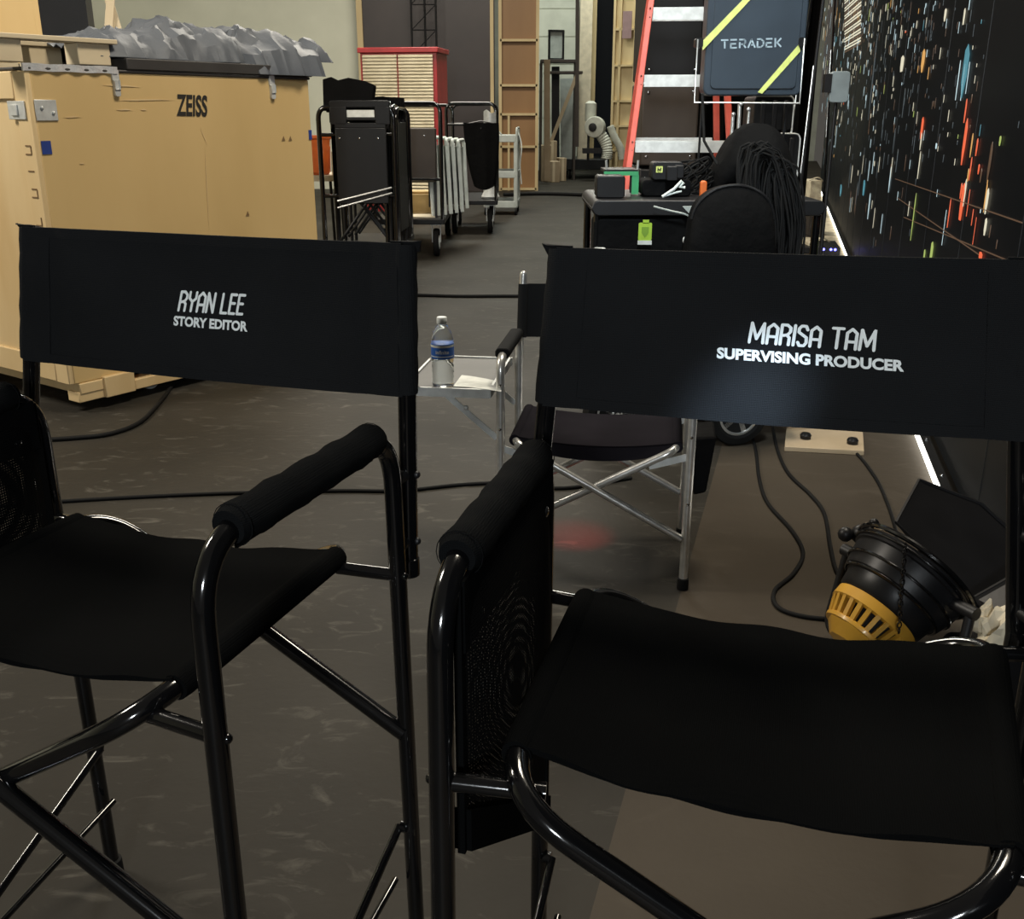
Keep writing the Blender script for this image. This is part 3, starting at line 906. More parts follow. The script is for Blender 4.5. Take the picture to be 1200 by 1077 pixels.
b = MB(); b.box((-.028, .09, CZ1 - .16), (.006, .13, .075)); b.box((-.034, .10, CZ1 - .16), (.008, .05, .045)); b.box((.05, -.003, CZ1 - .16), (.10, .006, .085)); b.sphere((.03, -.008, CZ1 - .15), .008, 8); b.sphere((.08, -.008, CZ1 - .17), .008, 8)
b.build('corner_catch', M['alu_matt'], ct, bevel=.002)
zt_ = MB()
a, b_, c = face(207, 136), face(243, 137), face(207, 110)
place_text(zt_, text_poly('ZEISS', 1, .03), lambda s, v: a + (b_ - a) * s + (c - a) * v)
for q in ((221, 111, 221, 137), (213, 123, 240, 123.5)):
    pass
zt_.build('stencil_lettering', M['stencil'], ct)
fm = MB()
for (x0, y0, x1, y1, h) in [(103, 80, 126, 81.5, 3.0)]:
    n = 9
    for i in range(n):
        p = face(x0 + (x1 - x0) * i / n, y0 + (y1 - y0) * i / n); q = face(x0 + (x1 - x0) * (i + .7) / n, y0 + (y1 - y0) * (i + .7) / n + h)
        fm.box(((p.x + q.x) / 2, -.002, (p.z + q.z) / 2), (abs(q.x - p.x), .002, abs(q.z - p.z)))
for (px, py, s) in [(332, 162, 2.6), (340, 162, 2), (290, 250, 2)]:
    p = face(px, py); fm.prism([p + Vector((-.012, 0, -.012)), p + Vector((.012, 0, -.012)), p + Vector((0.002, 0, .012))], (0, -.001, 0))
fm.build('small_marks', M['stencil_faint'], ct)
bt = MB(); p = face(50, 181); q = face(59, 165); bt.box(((p.x + q.x) / 2, -.003, (p.z + q.z) / 2), (abs(q.x - p.x), .002, abs(q.z - p.z))); p = face(361, 158); bt.box((CL - .012, -.003, p.z), (.022, .002, .05))
bt.build('blue_tape', M['tape_blue'], ct)
# scuffed paler scratches on the face
sc = MB()
for (x0, y0, x1, y1) in [(120, 99, 165, 102), (136, 117, 205, 117), (136, 128, 156, 129), (165, 128, 172, 129), (75, 137, 96, 137), (93, 191, 99, 192), (235, 150, 243, 170), (240, 172, 245, 270)]:
    p, q = face(x0, y0), face(x1, y1)
    w_ = .004 if abs(y1 - y0) < 10 else .002
    d = (q - p).normalized(); n = Vector((-d.z, 0, d.x))
    sc.prism([p - n * w_ * .3, p.lerp(q, .3) - n * w_, q, p.lerp(q, .6) + n * w_], (0, -.0008, 0))
sc.build('scratches', M['pine'], ct)
# stencil strokes up the near end
es = MB()
def endp(y, z): return Vector((-.0255, y, z))
def estroke(l, w_=.006):
    for a1, b1 in zip(l[:-1], l[1:]):
        a2, b2 = endp(*a1), endp(*b1); es.beam(a2, b2, .002, w_, up=(0, 0, 1) if abs(a1[0] - b1[0]) > abs(a1[1] - b1[1]) else (0, 1, 0))
for z in (1.16, 1.09, .98, .86, .74, .66, .55):
    k = rnd.choice([0, 1, 2])
    estroke([(.03, z), (.075, z)]); 
    if k: estroke([(.03, z), (.03, z + .035)])
    if k == 2: estroke([(.03, z + .035), (.07, z + .035)])
es.build('stencil_marks', M['stencil_faint'], ct)
sk = MB()
for x in (.10, .93, CL - .10): sk.box((x, CWD / 2, .115), (.16, CWD + .02, .05))
sk.box((CL / 2, .04, .075), (CL - .02, .09, .05)); sk.box((CL / 2, CWD - .05, .075), (CL - .02, .09, .05))
sk.box((.22, .0, .10), (.16, .05, .10))
k_ = sk.build('skid', M['pine'], ct, bevel=.004)
for x, y in ((.48, .12), (CL - .2, .12), (.2, CWD - .15), (CL - .2, CWD - .15)):
    w_ = MB(); w_.lathe([(.004, -.014), (.045, -.014), (.048, -.008), (.048, .008), (.045, .014), (.004, .014)], (x, y, .048), (0, 1, 0), 18)
    w_.box((x, y - .020, .065), (.03, .004, .06)); w_.box((x, y + .020, .065), (.03, .004, .06))
    w_.build('caster', M['alu_matt'], ct)

def Cw(x, y, z): return C0 + crot @ Vector((x, y, z))
zl = CZ1 + .067
# crumpled tarp on the lid
prof = [(0.0, .04), (.08, .11), (.16, .13), (.24, .115), (.30, .15), (.37, .20), (.46, .195), (.53, .165), (.60, .12), (.68, .18), (.75, .205), (.80, .20), (.83, .13), (.90, .14), (.96, .12), (1.0, .06)]
def ph(u):
    for (a0, h0), (a1, h1) in zip(prof[:-1], prof[1:]):
        if a0 <= u <= a1:
            k = (u - a0) / (a1 - a0); k = k * k * (3 - 2 * k); return h0 + (h1 - h0) * k
    return 0
x0_, x1_ = face(112, 60).x + .02, CL + .22
def tarp(u, v):
    x = x0_ + (x1_ - x0_) * u
    y = .02 + .58 * v
    env = min(1, v / .25) ** .55 * min(1, (1 - v) / .2) ** .6
    q = Vector((x * 4.5, y * 4.5, 1.7))
    ridge = 1 - 2 * abs(noise.noise(q))
    ridge2 = 1 - 2 * abs(noise.noise(q * 2.3 + Vector((4, 0, 0))))
    h = ph(u) * env * (.78 + .20 * ridge) + .022 * ridge2 * env
    j1 = noise.noise(Vector((x * 17, y * 17, 3))); j2 = noise.noise(Vector((x * 17, y * 17, 7))); j3 = noise.noise(Vector((x * 21, y * 21, 11)))
    y += .05 * noise.noise(Vector((x * 5, v * 2, 5))) + .03 * j1
    x += .03 * j2
    drop = .05 * (1 - v / .12) if (v < .12 and .60 < u < .93) else 0
    if v < .12 and .60 < u < .93: y -= .065 * (1 - v / .12)
    base = zl + .004 if y > -.02 else zl - drop
    if u > .93: base = max(base, zl + .03)
    return Vector((x, y, max(base + max(0, h + .018 * j3 * env), zl + .004 - drop)))
tp = MB(); tp.slab(tarp, 64, 24, (0, 0, -.003))
o = tp.build('crumpled_tarp', M['tarp'], loc=C0, rotz=ca, sharp=24)
tag(o, 'crumpled grey blue tarp heaped on the plywood crate lid', 'tarp')
# pallet piece on the lid
pl = thing('pallet', 'pale timber pallet corner resting on the taped end of the crate lid', 'pallet', Cw(face(105, 60).x - .38, .075, CZ1 + .030), ca)
for y, nm in ((.0, 0), (.38, 1), (.76, 2)):
    for x in (.02, .42):
        b = MB(); b.box((x, y, .045), (.13 + .03 * (x > .2), .10, .09)); b.build('block', M['pale'], pl, bevel=.004)
for y in (-.01, .38, .77):
    b = MB(); b.box((.23, y, .100), (.60, .12, .020)); b.build('deck_board', M['pale'], pl, bevel=.003)
# second wooden box behind, higher
bx = onY(60, 20, 6.0)
t = thing('wooden_box', 'open plywood box standing behind the big crate at the top left edge', 'box', (bx.x - 1.22, bx.y + .65, 0), R(14))
b = MB(); b.box((.4, .35, .80), (1.75, .7, 1.60)); b.build('lower_box', M['ply'], t, bevel=.005)
b = MB()
b.box((.18, .35, 1.635), (1.25, .6, .03)); b.box((.18, .64, 2.0), (1.25, .03, .76)); b.box((-.43, .35, 2.0), (.03, .6, .76)); b.box((.795, .35, 2.0), (.035, .6, .76)); b.box((.18, .06, 1.9), (1.20, .02, .5))
b.build('upper_box', M['ply'], t, bevel=.003)
b = MB(); b.box((.95, .2, 2.0), (.28, .3, .70)); b.build('dark_gap_block', M['plastic'], t)  # black block standing in for the dark gap beside the box
b = MB(); b.beam((1.16, .1, 1.62), (1.30, .1, 2.35), .03, .05); b.beam((1.30, .12, 1.62), (1.16, .12, 2.35), .03, .05); b.build('brace', M['pale'], t)

# orange bin and folding table seen past the crate
tb = onY(384, 205, 9.2); pxm = 9.2 / 1180 * .97
t = thing('folding_table', 'small pale folding table standing behind the plywood crate', 'table', (tb.x - .3, 9.2, 0))
b = MB(); b.rbox((0, .3, tb.z - .03), (.75, .6, .05), .012, axis='Y'); b.build('table_top', M['cream'], t)
for x in (-.33, .33):
    for y in (.04, .56):
        b = MB(); b.tube([(x, y, 0), (x * .95, y, tb.z - .05)], .013, 8); b.build('leg', M['steel_matt'], t)
t = thing('storage_bin', 'orange plastic bin on the folding table behind the crate', 'bin', (tb.x - .14, 9.36, tb.z - .003))
b = MB(); b.lathe([(.12, 0), (.13, .01), (.155, .30), (.17, .31), (.17, .33), (.15, .33), (.14, .02)], seg=20); b.build('bin_body', M['orange'], t)
b = MB(); b.tube([(.155 * math.cos(a), -.02, .31 - .2 * math.sin(a) * 1) for a in [PI * i / 10 for i in range(11)]], .004, 6); b.build('handle', M['white'], t)
t = MB(); t.rbox((0, 0, .1), (.14, .14, .2), .02, axis='Z'); t.box((.05, .0, .21), (.05, .10, .02))
tag(t.build('carton', M['cream'], loc=(tb.x + .10, 9.30, tb.z - .003)), 'small cream carton beside the orange bin on the folding table', 'box')

# ================================================================== FLATS AND FAR BAY
def flat(name, label, pxl, pxr, Y, h, studs, face_m, rot=0, rails=(), stud_w=.045, depth=.09):
    a = onY(pxl, 150, Y); b = onY(pxr, 150, Y)
    wd_ = b.x - a.x
    t = thing(name, label, 'wall flat', (a.x, Y, 0), rot)
    f = MB(); f.box((wd_ / 2, depth + .006, h / 2), (wd_, .012, h)); f.build('panel', face_m, t)
    for x in studs:
        s = MB(); s.box((x * wd_, depth / 2, h / 2), (stud_w, depth, h)); s.build('stud', M['stud'], t)
    for z in rails:
        r = MB(); r.box((wd_ / 2, depth / 2, z), (wd_ - stud_w * 1.02, depth, .04)); r.build('rail', M['stud'], t)
    return t, wd_
def zat(px, py, Y): return onY(px, py, Y).z
Yf = 19.2
t, wd_ = flat('timber_frame_flat', 'tall timber framed flat with orange brown plywood panels beside dark wall', 584.5, 631, Yf, 4.6, (.04, .96), M['lauan'], 0,
     (.03, zat(606, 172, Yf), zat(606, 134, Yf), zat(606, 100, Yf), zat(606, 47, Yf), 3.9, 4.55), .055)
s = MB(); s.box((.25 * wd_, .03, zat(606, 134, Yf) / 2 ), (.04, .05, zat(606, 134, Yf))); s.build('stud', M['stud'], t)
a = onY(424, 100, Yf); b = onY(580, 100, Yf)
t = thing('dark_painted_flat', 'wide dark brown painted flat behind the red cabinet', 'wall flat', (a.x, Yf - .05, 0))
w_ = b.x - a.x
m = MB(); m.box((w_ / 2, .06, 2.4), (w_, .05, 4.8)); m.build('panel', M['dark_flat'], t)
for x in (.02, w_ - .05):
    m = MB(); m.box((x, .0, 2.4), (.10 if x < 1 else .06, .07, 4.8)); m.build('edge_stud', M['stud'], t)
tr = onY(496, 0, 18.6)
t = thing('truss_stand', 'thin grey truss tower standing before the dark flat', 'stand', (tr.x, 18.7, 0))
for x, y in ((-.22, 0), (.0, .15), (.20, 0)):
    m = MB(); m.tube([(x, y, .0), (x, y, 4.4)], .018, 8); m.build('upright', M['steel_matt'] if 0 else M['plastic2'], t)
m = MB()
for i in range(11):
    z = .3 + i * .4; m.tube([(-.22, 0, z), (.20, 0, z)], .010, 6); m.tube([(-.22, 0, z), (.20, 0, z + .4)], .008, 6)
m.build('lacing', M['plastic2'], t)

# far bay beyond the timber flat
Yb = 26
def far(px, py, Y): return onY(px, py, Y)
a = far(636, 100, Yb); b = far(676, 100, Yb)
t = thing('siding_wall_piece', 'pale horizontally boarded wall piece at the end of the far bay', 'wall flat', (a.x - .2, Yb + .3, 0))
m = MB(); w_ = b.x - a.x + .6
for i in range(8): m.box((w_ / 2, 0, .32 + i * .62), (w_, .05, .60)); m.box((w_ / 2, .01, .01 + i * .62), (w_, .02, .04))
m.build('boards', M['wall_white'], t)
Yp = 21.5
def board(name, label, cat, x0, y0, x1, y1, Y, wpx, m_, th=.06, group=None):
    p, q = onY(x0, y0, Y), onY(x1, y1, Y)
    w2 = wpx * (Y / 1.04) / FPX
    o = Vector((p.x, Y, min(p.z, q.z)))
    m = MB(); m.beam(p - o, q - o, w2, th, up=(0, 1, 0))
    return tag(m.build(name, M[m_], loc=o), label, cat, group)
board('leaning_plank', 'long plank leaning diagonally between boxes and white post in far bay', 'plank', 645, 168, 676, 88, 22.3, 4, 'card')
board('timber_post', 'brown timber post directly right of the timber framed flat', 'post', 641, 212, 641, 70, 21.2, 7, 'card', .12)
board('dark_board', 'dark narrow board standing between brown post and diagonal plank', 'board', 651, 205, 651, 78, 22.9, 9, 'plastic2')
board('grey_board', 'grey board standing just left of the white post in far bay', 'board', 665, 200, 664, 92, 23.1, 15, 'grey_plastic')
board('dark_post', 'thin dark post touching the left side of the white post', 'post', 676, 172, 677, -60, 21.8, 4, 'brown', .1)
pf = onY(652, 54, 22.5)
t = thing('picture_frame', 'black rectangular frame leaning on top of the dark boards in far bay', 'frame', (pf.x, 22.6, zat(652, 70, 22.5)), R(12))
m = MB(); hh = .58
for x in (-.15, .15): m.box((x, 0, hh / 2), (.035, .06, hh))
for z in (.0175, hh - .0175): m.box((0, 0, z), (.265, .06, .035))
m.build('frame_rim', M['plastic'], t)
m = MB(); m.box((0, .01, hh / 2), (.27, .01, hh - .06)); m.build('backing', M['grey_plastic'], t)
m = MB(); sz = zat(652, 70, 22.5)
m.box((0, 0, sz - .03), (.75, .5, .06)); m.box((.1, 0, sz - .25), (.8, .45, .05))
for x in (-.36, .36): m.box((x, 0, sz / 2 - .03), (.05, .4, sz - .06))
tag(m.build('lumber_shelf', M['brown'], loc=(pf.x + .05, 22.6, 0), bevel=.004), 'rough shelf of timber offcuts under the black picture frame', 'shelf')
for i, (x0, y0, x1, y1, Y, lab) in enumerate([(634, 170, 646, 212, 22.0, 'tall narrow cardboard box stacked beside the timber frame flat'), (641, 165, 652, 190, 22.3, 'small upright cardboard box behind the front carton in the far bay'), (640, 189, 655, 209, 21.7, 'square cardboard box lying in front of the far bay stack'), (653, 185, 662, 208, 22.1, 'cardboard box at the right end of the far bay stack')]):
    a, b = onY(x0, y1, Y), onY(x1, y0, Y)
    t = thing('cardboard_box', lab, 'box', ((a.x + b.x) / 2, Y + .1, 0 if i != 1 else 0), R(4 * i), 'cardboard boxes in the far bay')
    w2 = b.x - a.x; h2 = b.z
    m = MB(); m.box((0, 0, h2 / 2), (w2, .34, h2)); m.build('carton_body', M['card'], t, bevel=.008)
    m = MB(); m.box((0, -.172, h2 / 2), (.05, .002, h2 * .96)); m.build('tape', M['pale'], t)
# white flats on a black dolly
Yd = 23.0
a = onY(660, 190, Yd); b = onY(735, 190, Yd)
t = thing('flat_dolly', 'low black dolly carrying tall flats in the far bay', 'dolly', ((a.x + b.x) / 2, Yd + .7, 0))
w2 = b.x - a.x
m = MB(); m.box((0, 0, .30), (w2, 1.7, .22)); m.build('platform', M['plastic'], t, bevel=.01)
for x in (-w2 / 2 + .15, w2 / 2 - .15):
    for y in (-.7, .7):
        m = MB(); m.lathe([(.01, -.03), (.095, -.03), (.1, 0), (.095, .03), (.01, .03)], (x, y, .1), (1, 0, 0), 16); m.build('wheel', M['rubber'], t)
zd = .415
def onD(px0, px1, Y, m_, name, label, rot=0, th=.1, kind='wall flat', ztop=4.8):
    a, b = onY(px0, 120, Y), onY(px1, 120, Y)
    m = MB(); m.box(((b.x - a.x) / 2, th / 2, (ztop - zd) / 2), (b.x - a.x, th, ztop - zd))
    return tag(m.build(name, M[m_], loc=(a.x, Y, zd), rotz=rot), label, kind)
onD(678, 692, 22.9, 'cream', 'white_flat', 'tall cream white flat edge standing on the black dolly', 0, .25)
onD(692, 697, 23.3, 'stud', 'narrow_flat', 'narrow timber edge right behind the cream white flat', 0, .2)
onD(697, 718, 24.1, 'screen', 'black_drape', 'black glossy drape panel between the cream flat and second timber flat', 0, .1, 'drape')
t, wd_ = flat('angled_timber_flat', 'second timber framed flat turned edge on just left of the orange ladder', 716, 741, 22.6, 4.8, (.02, .30, .98), M['stud'], R(-18), (.6, 1.1, 1.6, 2.3, 3.0, 3.8), .05)
a = onY(729, 45, 22.2); b = onY(741, 13, 22.2)
m = MB(); m.box((0, 0, (b.z - a.z) / 2), (b.x - a.x, .02, b.z - a.z)); m2 = m.build('mauve_panel', M['pink'], loc=((a.x + b.x) / 2, 22.2, a.z), rotz=R(-18)); tag(m2, 'small mauve panel pinned to the second timber flat', 'panel')
# blower with ducts
fb = onY(697, 149, 22.2)
t = thing('blower_fan', 'round pale blower with a flexible duct hanging before the cream flats', 'fan', (fb.x, 22.1, zd))
m = MB(); z = fb.z - zd
m.lathe([(.03, -.14), (.20, -.12), (.215, -.06), (.215, .06), (.20, .12), (.03, .14)], (0, 0, z), (.25, 1, 0), 24); m.build('fan_housing', M['duct'], t)
m = MB(); m.lathe([(.02, -.19), (.07, -.185), (.085, -.15), (.05, -.14)], (-.03, 0, z), (.25, 1, 0), 18); m.build('motor_cap', M['plastic2'], t)
m = MB(); pts = spline([(.10, 0, z - .12), (.22, -.02, z - .3), (.26, -.05, z - .50), (.25, -.06, .03)], 8); m.tube(pts, [.11 + .012 * (i % 2) for i in range(len(pts))], 14); m.build('flexible_duct', M['duct'], t)
m = MB(); pts = spline([(.32, .1, z + .02), (.42, .1, z - .2), (.55, .1, z - .42), (.60, .1, .02)], 8); m.tube(pts, [.075 + .008 * (i % 2) for i in range(len(pts))], 12); m.build('flexible_duct', M['duct'], t)
m = MB(); m.lathe([(.12, 0), (.12, .35), (.05, .4)], (-.08, .25, z + .12), (0, 0, 1), 16); m.build('upper_drum', M['duct'], t)
m = MB(); m.box((-.05, -.02, .20), (.40, .3, .10)); m.box((-.12, .2, z / 2), (.05, .05, z)); m.build('support', M['plastic2'], t)

# ================================================================== RED CABINET
Yc = 13.6
a, b = onY(421, 56, Yc), onY(513, 56, Yc)
hC = a.z; wC = b.x - a.x
t = thing('storage_cabinet', 'red enamel cabinet with two embossed silver doors behind the carts', 'cabinet', (a.x, Yc, 0), R(-9))
m = MB(); m.box((wC / 2, .32, hC / 2 + .06), (wC, .60, hC - .12)); m.box((wC / 2, .31, hC - .03), (wC + .05, .66, .06)); m.build('cabinet_body', M['red'], t, bevel=.006)
for i in (0, 1):
    m = MB(); x0 = .035 + i * (wC - .06) / 2; x1 = x0 + (wC - .10) / 2; z0, z1 = .22, hC - .085
    n = 46
    def dr(u, v):
        ph_ = (v * n) % 1.0
        k = int(round(v * n * 4)) % 4
        return Vector((x0 + (x1 - x0) * u, -.006 - (.007 if k in (1, 2) else 0), z0 + (z1 - z0) * v))
    m.slab(dr, 2, n * 4, (0, .02, 0)); m.build('door', M['corr'], t, sharp=80)
for x in (.06, wC - .06):
    m = MB(); m.box((x, -.012, hC - .03), (.08, .012, .05)); m.build('corner_plate', M['alu_matt'], t)
for x in (.1, wC - .1):
    for y in (.1, .52):
        m = MB(); m.lathe([(.01, -.02), (.058, -.02), (.06, 0), (.058, .02), (.01, .02)], (x, y, .06), (1, 0, 0), 16); m.build('caster', M['rubber'], t)

# ================================================================== CARTS
def wheel(m_, c, r, w_, axis=(1, 0, 0)):
    m_.lathe([(r * .55, -w_ * .35), (r * .93, -w_ / 2), (r, -w_ * .3), (r, w_ * .3), (r * .93, w_ / 2), (r * .55, w_ * .35)], c, axis, 24)
def caster(t, x, y, r, zdeck, axis=(1, 0, 0)):
    m = MB(); wheel(m, (x, y, r), r, r * .42, axis); w_ = m.build('wheel', M['rubber'], t)
    m = MB(); m.lathe([(.01, -r * .26), (r * .5, -r * .24), (r * .5, r * .24), (.01, r * .26)], (x, y, r), axis, 16); m.build('hub', M['alu_matt'], w_)
    m = MB()
    ax = Vector(axis)
    for s in (-1, 1): m.beam(Vector((x, y, r)) + ax * s * r * .3, Vector((x, y, zdeck)) + ax * s * r * .3, r * .35, .006, up=ax)
    m.box((x, y, zdeck - .01), (r * .8, r * .8, .02)); m.build('caster_fork', M['alu_matt'], w_)
def cart(name, label, loc, wd_, L, zdeck, ztop, rails, r=.135, rot=0, back=True):
    t = thing(name, label, 'cart', loc, rot)
    m = MB(); m.box((wd_ / 2, L / 2, zdeck), (wd_, L, .05)); m.build('deck', M['plastic'], t, bevel=.006)
    for y in ((.02, L - .02) if back else (.02,)):
        m = MB(); m.tube(fillet([(.02, y, zdeck), (.02, y, ztop), (wd_ - .02, y, ztop), (wd_ - .02, y, zdeck)], [0, .09, .09, 0], 6), .019, 12)
        for z in rails: m.tube([(.02, y, z), (wd_ - .02, y, z)], .014, 10)
        m.build('handle_frame', M['steel'], t)
    for x in (.09, wd_ - .09):
        for y in (.14, L - .14): caster(t, x, y, r, zdeck - .02)
    return t
# cart A: folded tall black chairs
Ya = 8.0
a = onY(373, 200, Ya); b = onY(466, 200, Ya)
wA = b.x - a.x
cart('chair_cart', 'black tube cart full of folded black chairs next to the plywood crate', (a.x, Ya, 0), wA, 1.15, .30, zat(420, 125, Ya), (zat(420, 158, Ya), zat(420, 230, Ya)))
def folded_chair(label, loc, rot, group, canvas='fabric', h=1.35, cutout=False, tube='steel_matt'):
    t = thing('folded_chair', label, 'folded chair', loc, rot, group)
    for x in (-.21, .21):
        m = MB(); m.tube([(x, 0, 0), (x, .0, h * .86)], .013, 8); m.build('leg', M[tube], t)
    for s in (-1, 1):
        m = MB(); m.tube([(s * .19, .03, .05), (-s * .19, .03, h * .5)], .011, 8); m.build('cross_tube', M[tube], t)
    m = MB(); m.slab(lambda u, v: Vector((-.22 + .44 * u, -.02 - .012 * math.sin(u * PI) * math.sin(v * 5 + 1), h * .42 + h * .38 * v - .02 * math.sin(u * PI))), 10, 8, (0, .012, 0)); m.build('seat', M[canvas], t)
    m = MB()
    m.slab(lambda u, v: Vector((-.23 + .46 * u, .01 + .02 * math.sin(u * PI), h * .84 + h * .16 * v + .012 * math.sin(u * 9))), 10, 3, (0, .012, 0))
    m.build('backrest', M[canvas], t)
    return t
c0 = folded_chair('black folded director chair, nearest the camera on the black tube cart', (a.x + .31, Ya + .16, .325), R(4), None, h=1.12)
for i, (dx, dy, r_, lab) in enumerate([(.30, .28, -2, 'second black folded chair from the camera on the tube cart'), (.33, .40, 2, 'third black folded chair from the camera on the tube cart'), (.36, .52, -3, 'fourth black folded chair from the camera on the tube cart'), (.38, .64, 1, 'fifth black folded chair from the camera on the tube cart')]):
    dup(c0, (a.x + dx, Ya + dy, .325), R(r_), lab)
# black plastic folding seat fronts: hand-hole panel and rounded side stack
def hole_panel():
    t = thing('folded_chair', 'black folding chair with a white label plate hooked over the front of the tube cart', 'folded chair', (a.x + .345, Ya - .045, .30), 0)
    z1 = zat(420, 119, Ya) - .30; z0 = zat(420, 238, Ya) - .30
    m = MB(); w2 = .225
    zh0, zh1 = z1 - .115, z1 - .045
    m.box((0, 0, (z0 + zh0 - .07) / 2 + .0), (w2 * 1.7, .03, zh0 - .07 - z0)); 
    for v in (0,):
        m.rbox((0, 0, z1 - .018), (w2 * 2, .03, .05), .02, axis='Y')
        m.box((-w2 * .72, 0, (zh0 + zh1) / 2 - .02), (w2 * .56, .03, .13)); m.box((w2 * .75, 0, (zh0 + zh1) / 2 - .02), (w2 * .5, .03, .13))
        m.box((0, 0, zh0 - .008), (w2 * 1.4, .028, .025)); m.box((0, 0, zh0 - .055), (w2 * 1.7, .03, .04))
    m.build('panel', M['plastic'], t, bevel=.006)
    q = MB(); q.box((.0, .004, (zh0 + zh1) / 2 - .016), (w2 * .95, .012, .072)); q.build('label_plate', M['white'], t)
    for x in (-.16, -.01, .13):
        k = MB(); k.sphere((x, -.018, z1 - .26), (.009, .005, .009), 8); k.build('snap', M['chrome'], t)
    k = MB(); k.tube([(-.20, -.02, z0 + .02), (.22, -.02, z0 + .12)], .008, 8); k.tube([(-.20, -.02, z0 - .03), (.22, -.02, z0 + .08)], .007, 8); k.build('bare_tube', M['alu'], t)
    return t
hole_panel()
cv = MB()
z1 = zat(400, 92, Ya + .1); z0 = zat(400, 125, Ya + .1)
px_ = [(379, 130), (378, 93), (388, 90), (396, 94), (408, 91), (428, 95), (438, 99), (436, 118), (440, 132)]
pts = [onY(x, y, Ya + .05) for x, y in px_]
o_ = Vector((a.x + .2, Ya + .05, pts[0].z))
for k in range(2):
    cv.prism([p - o_ + Vector((.012 * k, .045 * k, -.01 * k)) for p in pts], (0, .014, 0))
tag(cv.build('seat_backs', M['fabric'], loc=o_, bevel=.004), 'loose black canvas chair backs standing up above the cart of folded chairs', 'canvas')
for i in range(4):
    x = onY(452 + i * 6, 150, Ya + .35 + .1 * i).x
    t = thing('black_folding_chair', ['black folding chair frame first from the left in the rounded stack', 'black folding chair frame second in the rounded stack', 'black folding chair frame third in the rounded stack', 'black folding chair frame at the right end of the rounded stack'][i], 'folded chair', (x, Ya + .20, .325), R(-3), 'black folding chairs stacked on edge')
    zt_ = zat(450, 118 + 3 * i, Ya + .3) - .325
    m = MB(); m.tube(fillet([(0, .0, .0), (.0, .04, zt_), (0, .50, zt_), (0, .55, 0)], [0, .12, .12, 0], 8), .017, 10); m.build('frame', M['steel'], t)
    m = MB(); m.box((0, .28, zt_ * .5), (.022, .42, zt_ * .80)); m.build('panel', M['plastic'], t, bevel=.004)
    m = MB(); m.tube([(0.0, -.012, zt_ * .35), (-.01, -.012, zt_ * .80)], .006, 6); m.build('slide_rail', M['alu'] if i == 0 else M['steel'], t)

# cart B
YB = 10.0
a = onY(437, 200, YB); b = onY(520, 200, YB)
wB = b.x - a.x
zdB = zat(500, 257, YB)
cart('flatbed_cart', 'black tube flatbed cart with brown bin and white folding chairs', (a.x, YB - .05, 0), wB, 2.1, zdB - .02, zat(480, 121, YB), (zat(480, 210, YB),), rot=R(0))
ax, zB = a.x, zdB + .006
p = onY(491, 180, YB + .1)
t = thing('brown_bin', 'dark brown bin with two snaps hung on the flatbed cart', 'bin', (p.x, YB + .05, zB))
zt1 = zat(491, 150, YB + .1) - zB; zt0 = zat(491, 213, YB + .1) - zB
m = MB(); m.box((0, .06, (zt1 + zt0) / 2), (.335, .11, zt1 - zt0)); m.build('bin_body', M['brown'], t, bevel=.012)
for x in (-.07, .06):
    m = MB(); m.sphere((x, .008, zt1 - .07), (.01, .006, .01), 8); m.build('snap', M['chrome'], t)
for x in (-.15, .15):
    m = MB(); m.box((x, .06, zt0 / 2), (.025, .025, zt0)); m.build('leg', M['steel_matt'], t)
p = onY(492, 224, YB + .5)
m = MB(); m.rbox((0, 0, .11), (.26, .3, .17), .03, axis='Y'); m.box((0, 0, .013), (.30, .36, .026)); m.box((0, 0, .21), (.22, .22, .02))
tag(m.build('wooden_tray', M['ply'], loc=(p.x, YB + .62, zB), bevel=.004), 'honey coloured wooden tray box under the brown bin on the cart', 'box')
m = MB(); m.box((0, 0, .005), (.40, .30, .01)); tag(m.build('cream_sheet', M['cream'], loc=(p.x - .02, YB + .24, zB)), 'cream sheet lying on the deck below the brown bin', 'sheet')
names = ['nearest the black upright', 'second from the black upright', 'third from the black upright', 'fourth from the black upright', 'fifth from the black upright', 'farthest from the black upright']
for i in range(6):
    x = onY(508.5 + i * 6.2, 200, YB + .4).x
    y = YB + .20 + .10 * i
    t = thing('white_folding_chair', 'white folding chair on the flatbed cart, ' + names[i], 'folded chair', (x, y, zB), R(-2 - i * .4), 'white folding chairs stacked on edge')
    zt_ = zat(520, 161 + i * .8, y) - zB
    lean_ = -.03
    m = MB(); m.beam((0, 0, 0), (lean_, 0, zt_ - .03), .038, .02, up=(0, 1, 0)); m.beam((0, .45, 0), (lean_, .45, zt_ - .03), .038, .02, up=(0, 1, 0))
    m.tube(fillet([(lean_, 0, zt_ - .06), (lean_ - .005, 0, zt_), (lean_ - .005, .45, zt_), (lean_, .45, zt_ - .06)], .04, 5), .018, 8)
    m.build('frame', M['white_panel'], t, bevel=.004)
    m = MB(); m.box((lean_ * .6 - .02, .23, zt_ * .55), (.010, .40, zt_ * .7)); m.build('seat_panel', M['grey_plastic'], t)
    m = MB(); m.box((-.022 + lean_ * .5, .005, zt_ * .55), (.012, .025, zt_ * .85)); m.build('hinge_strip', M['plastic'], t)

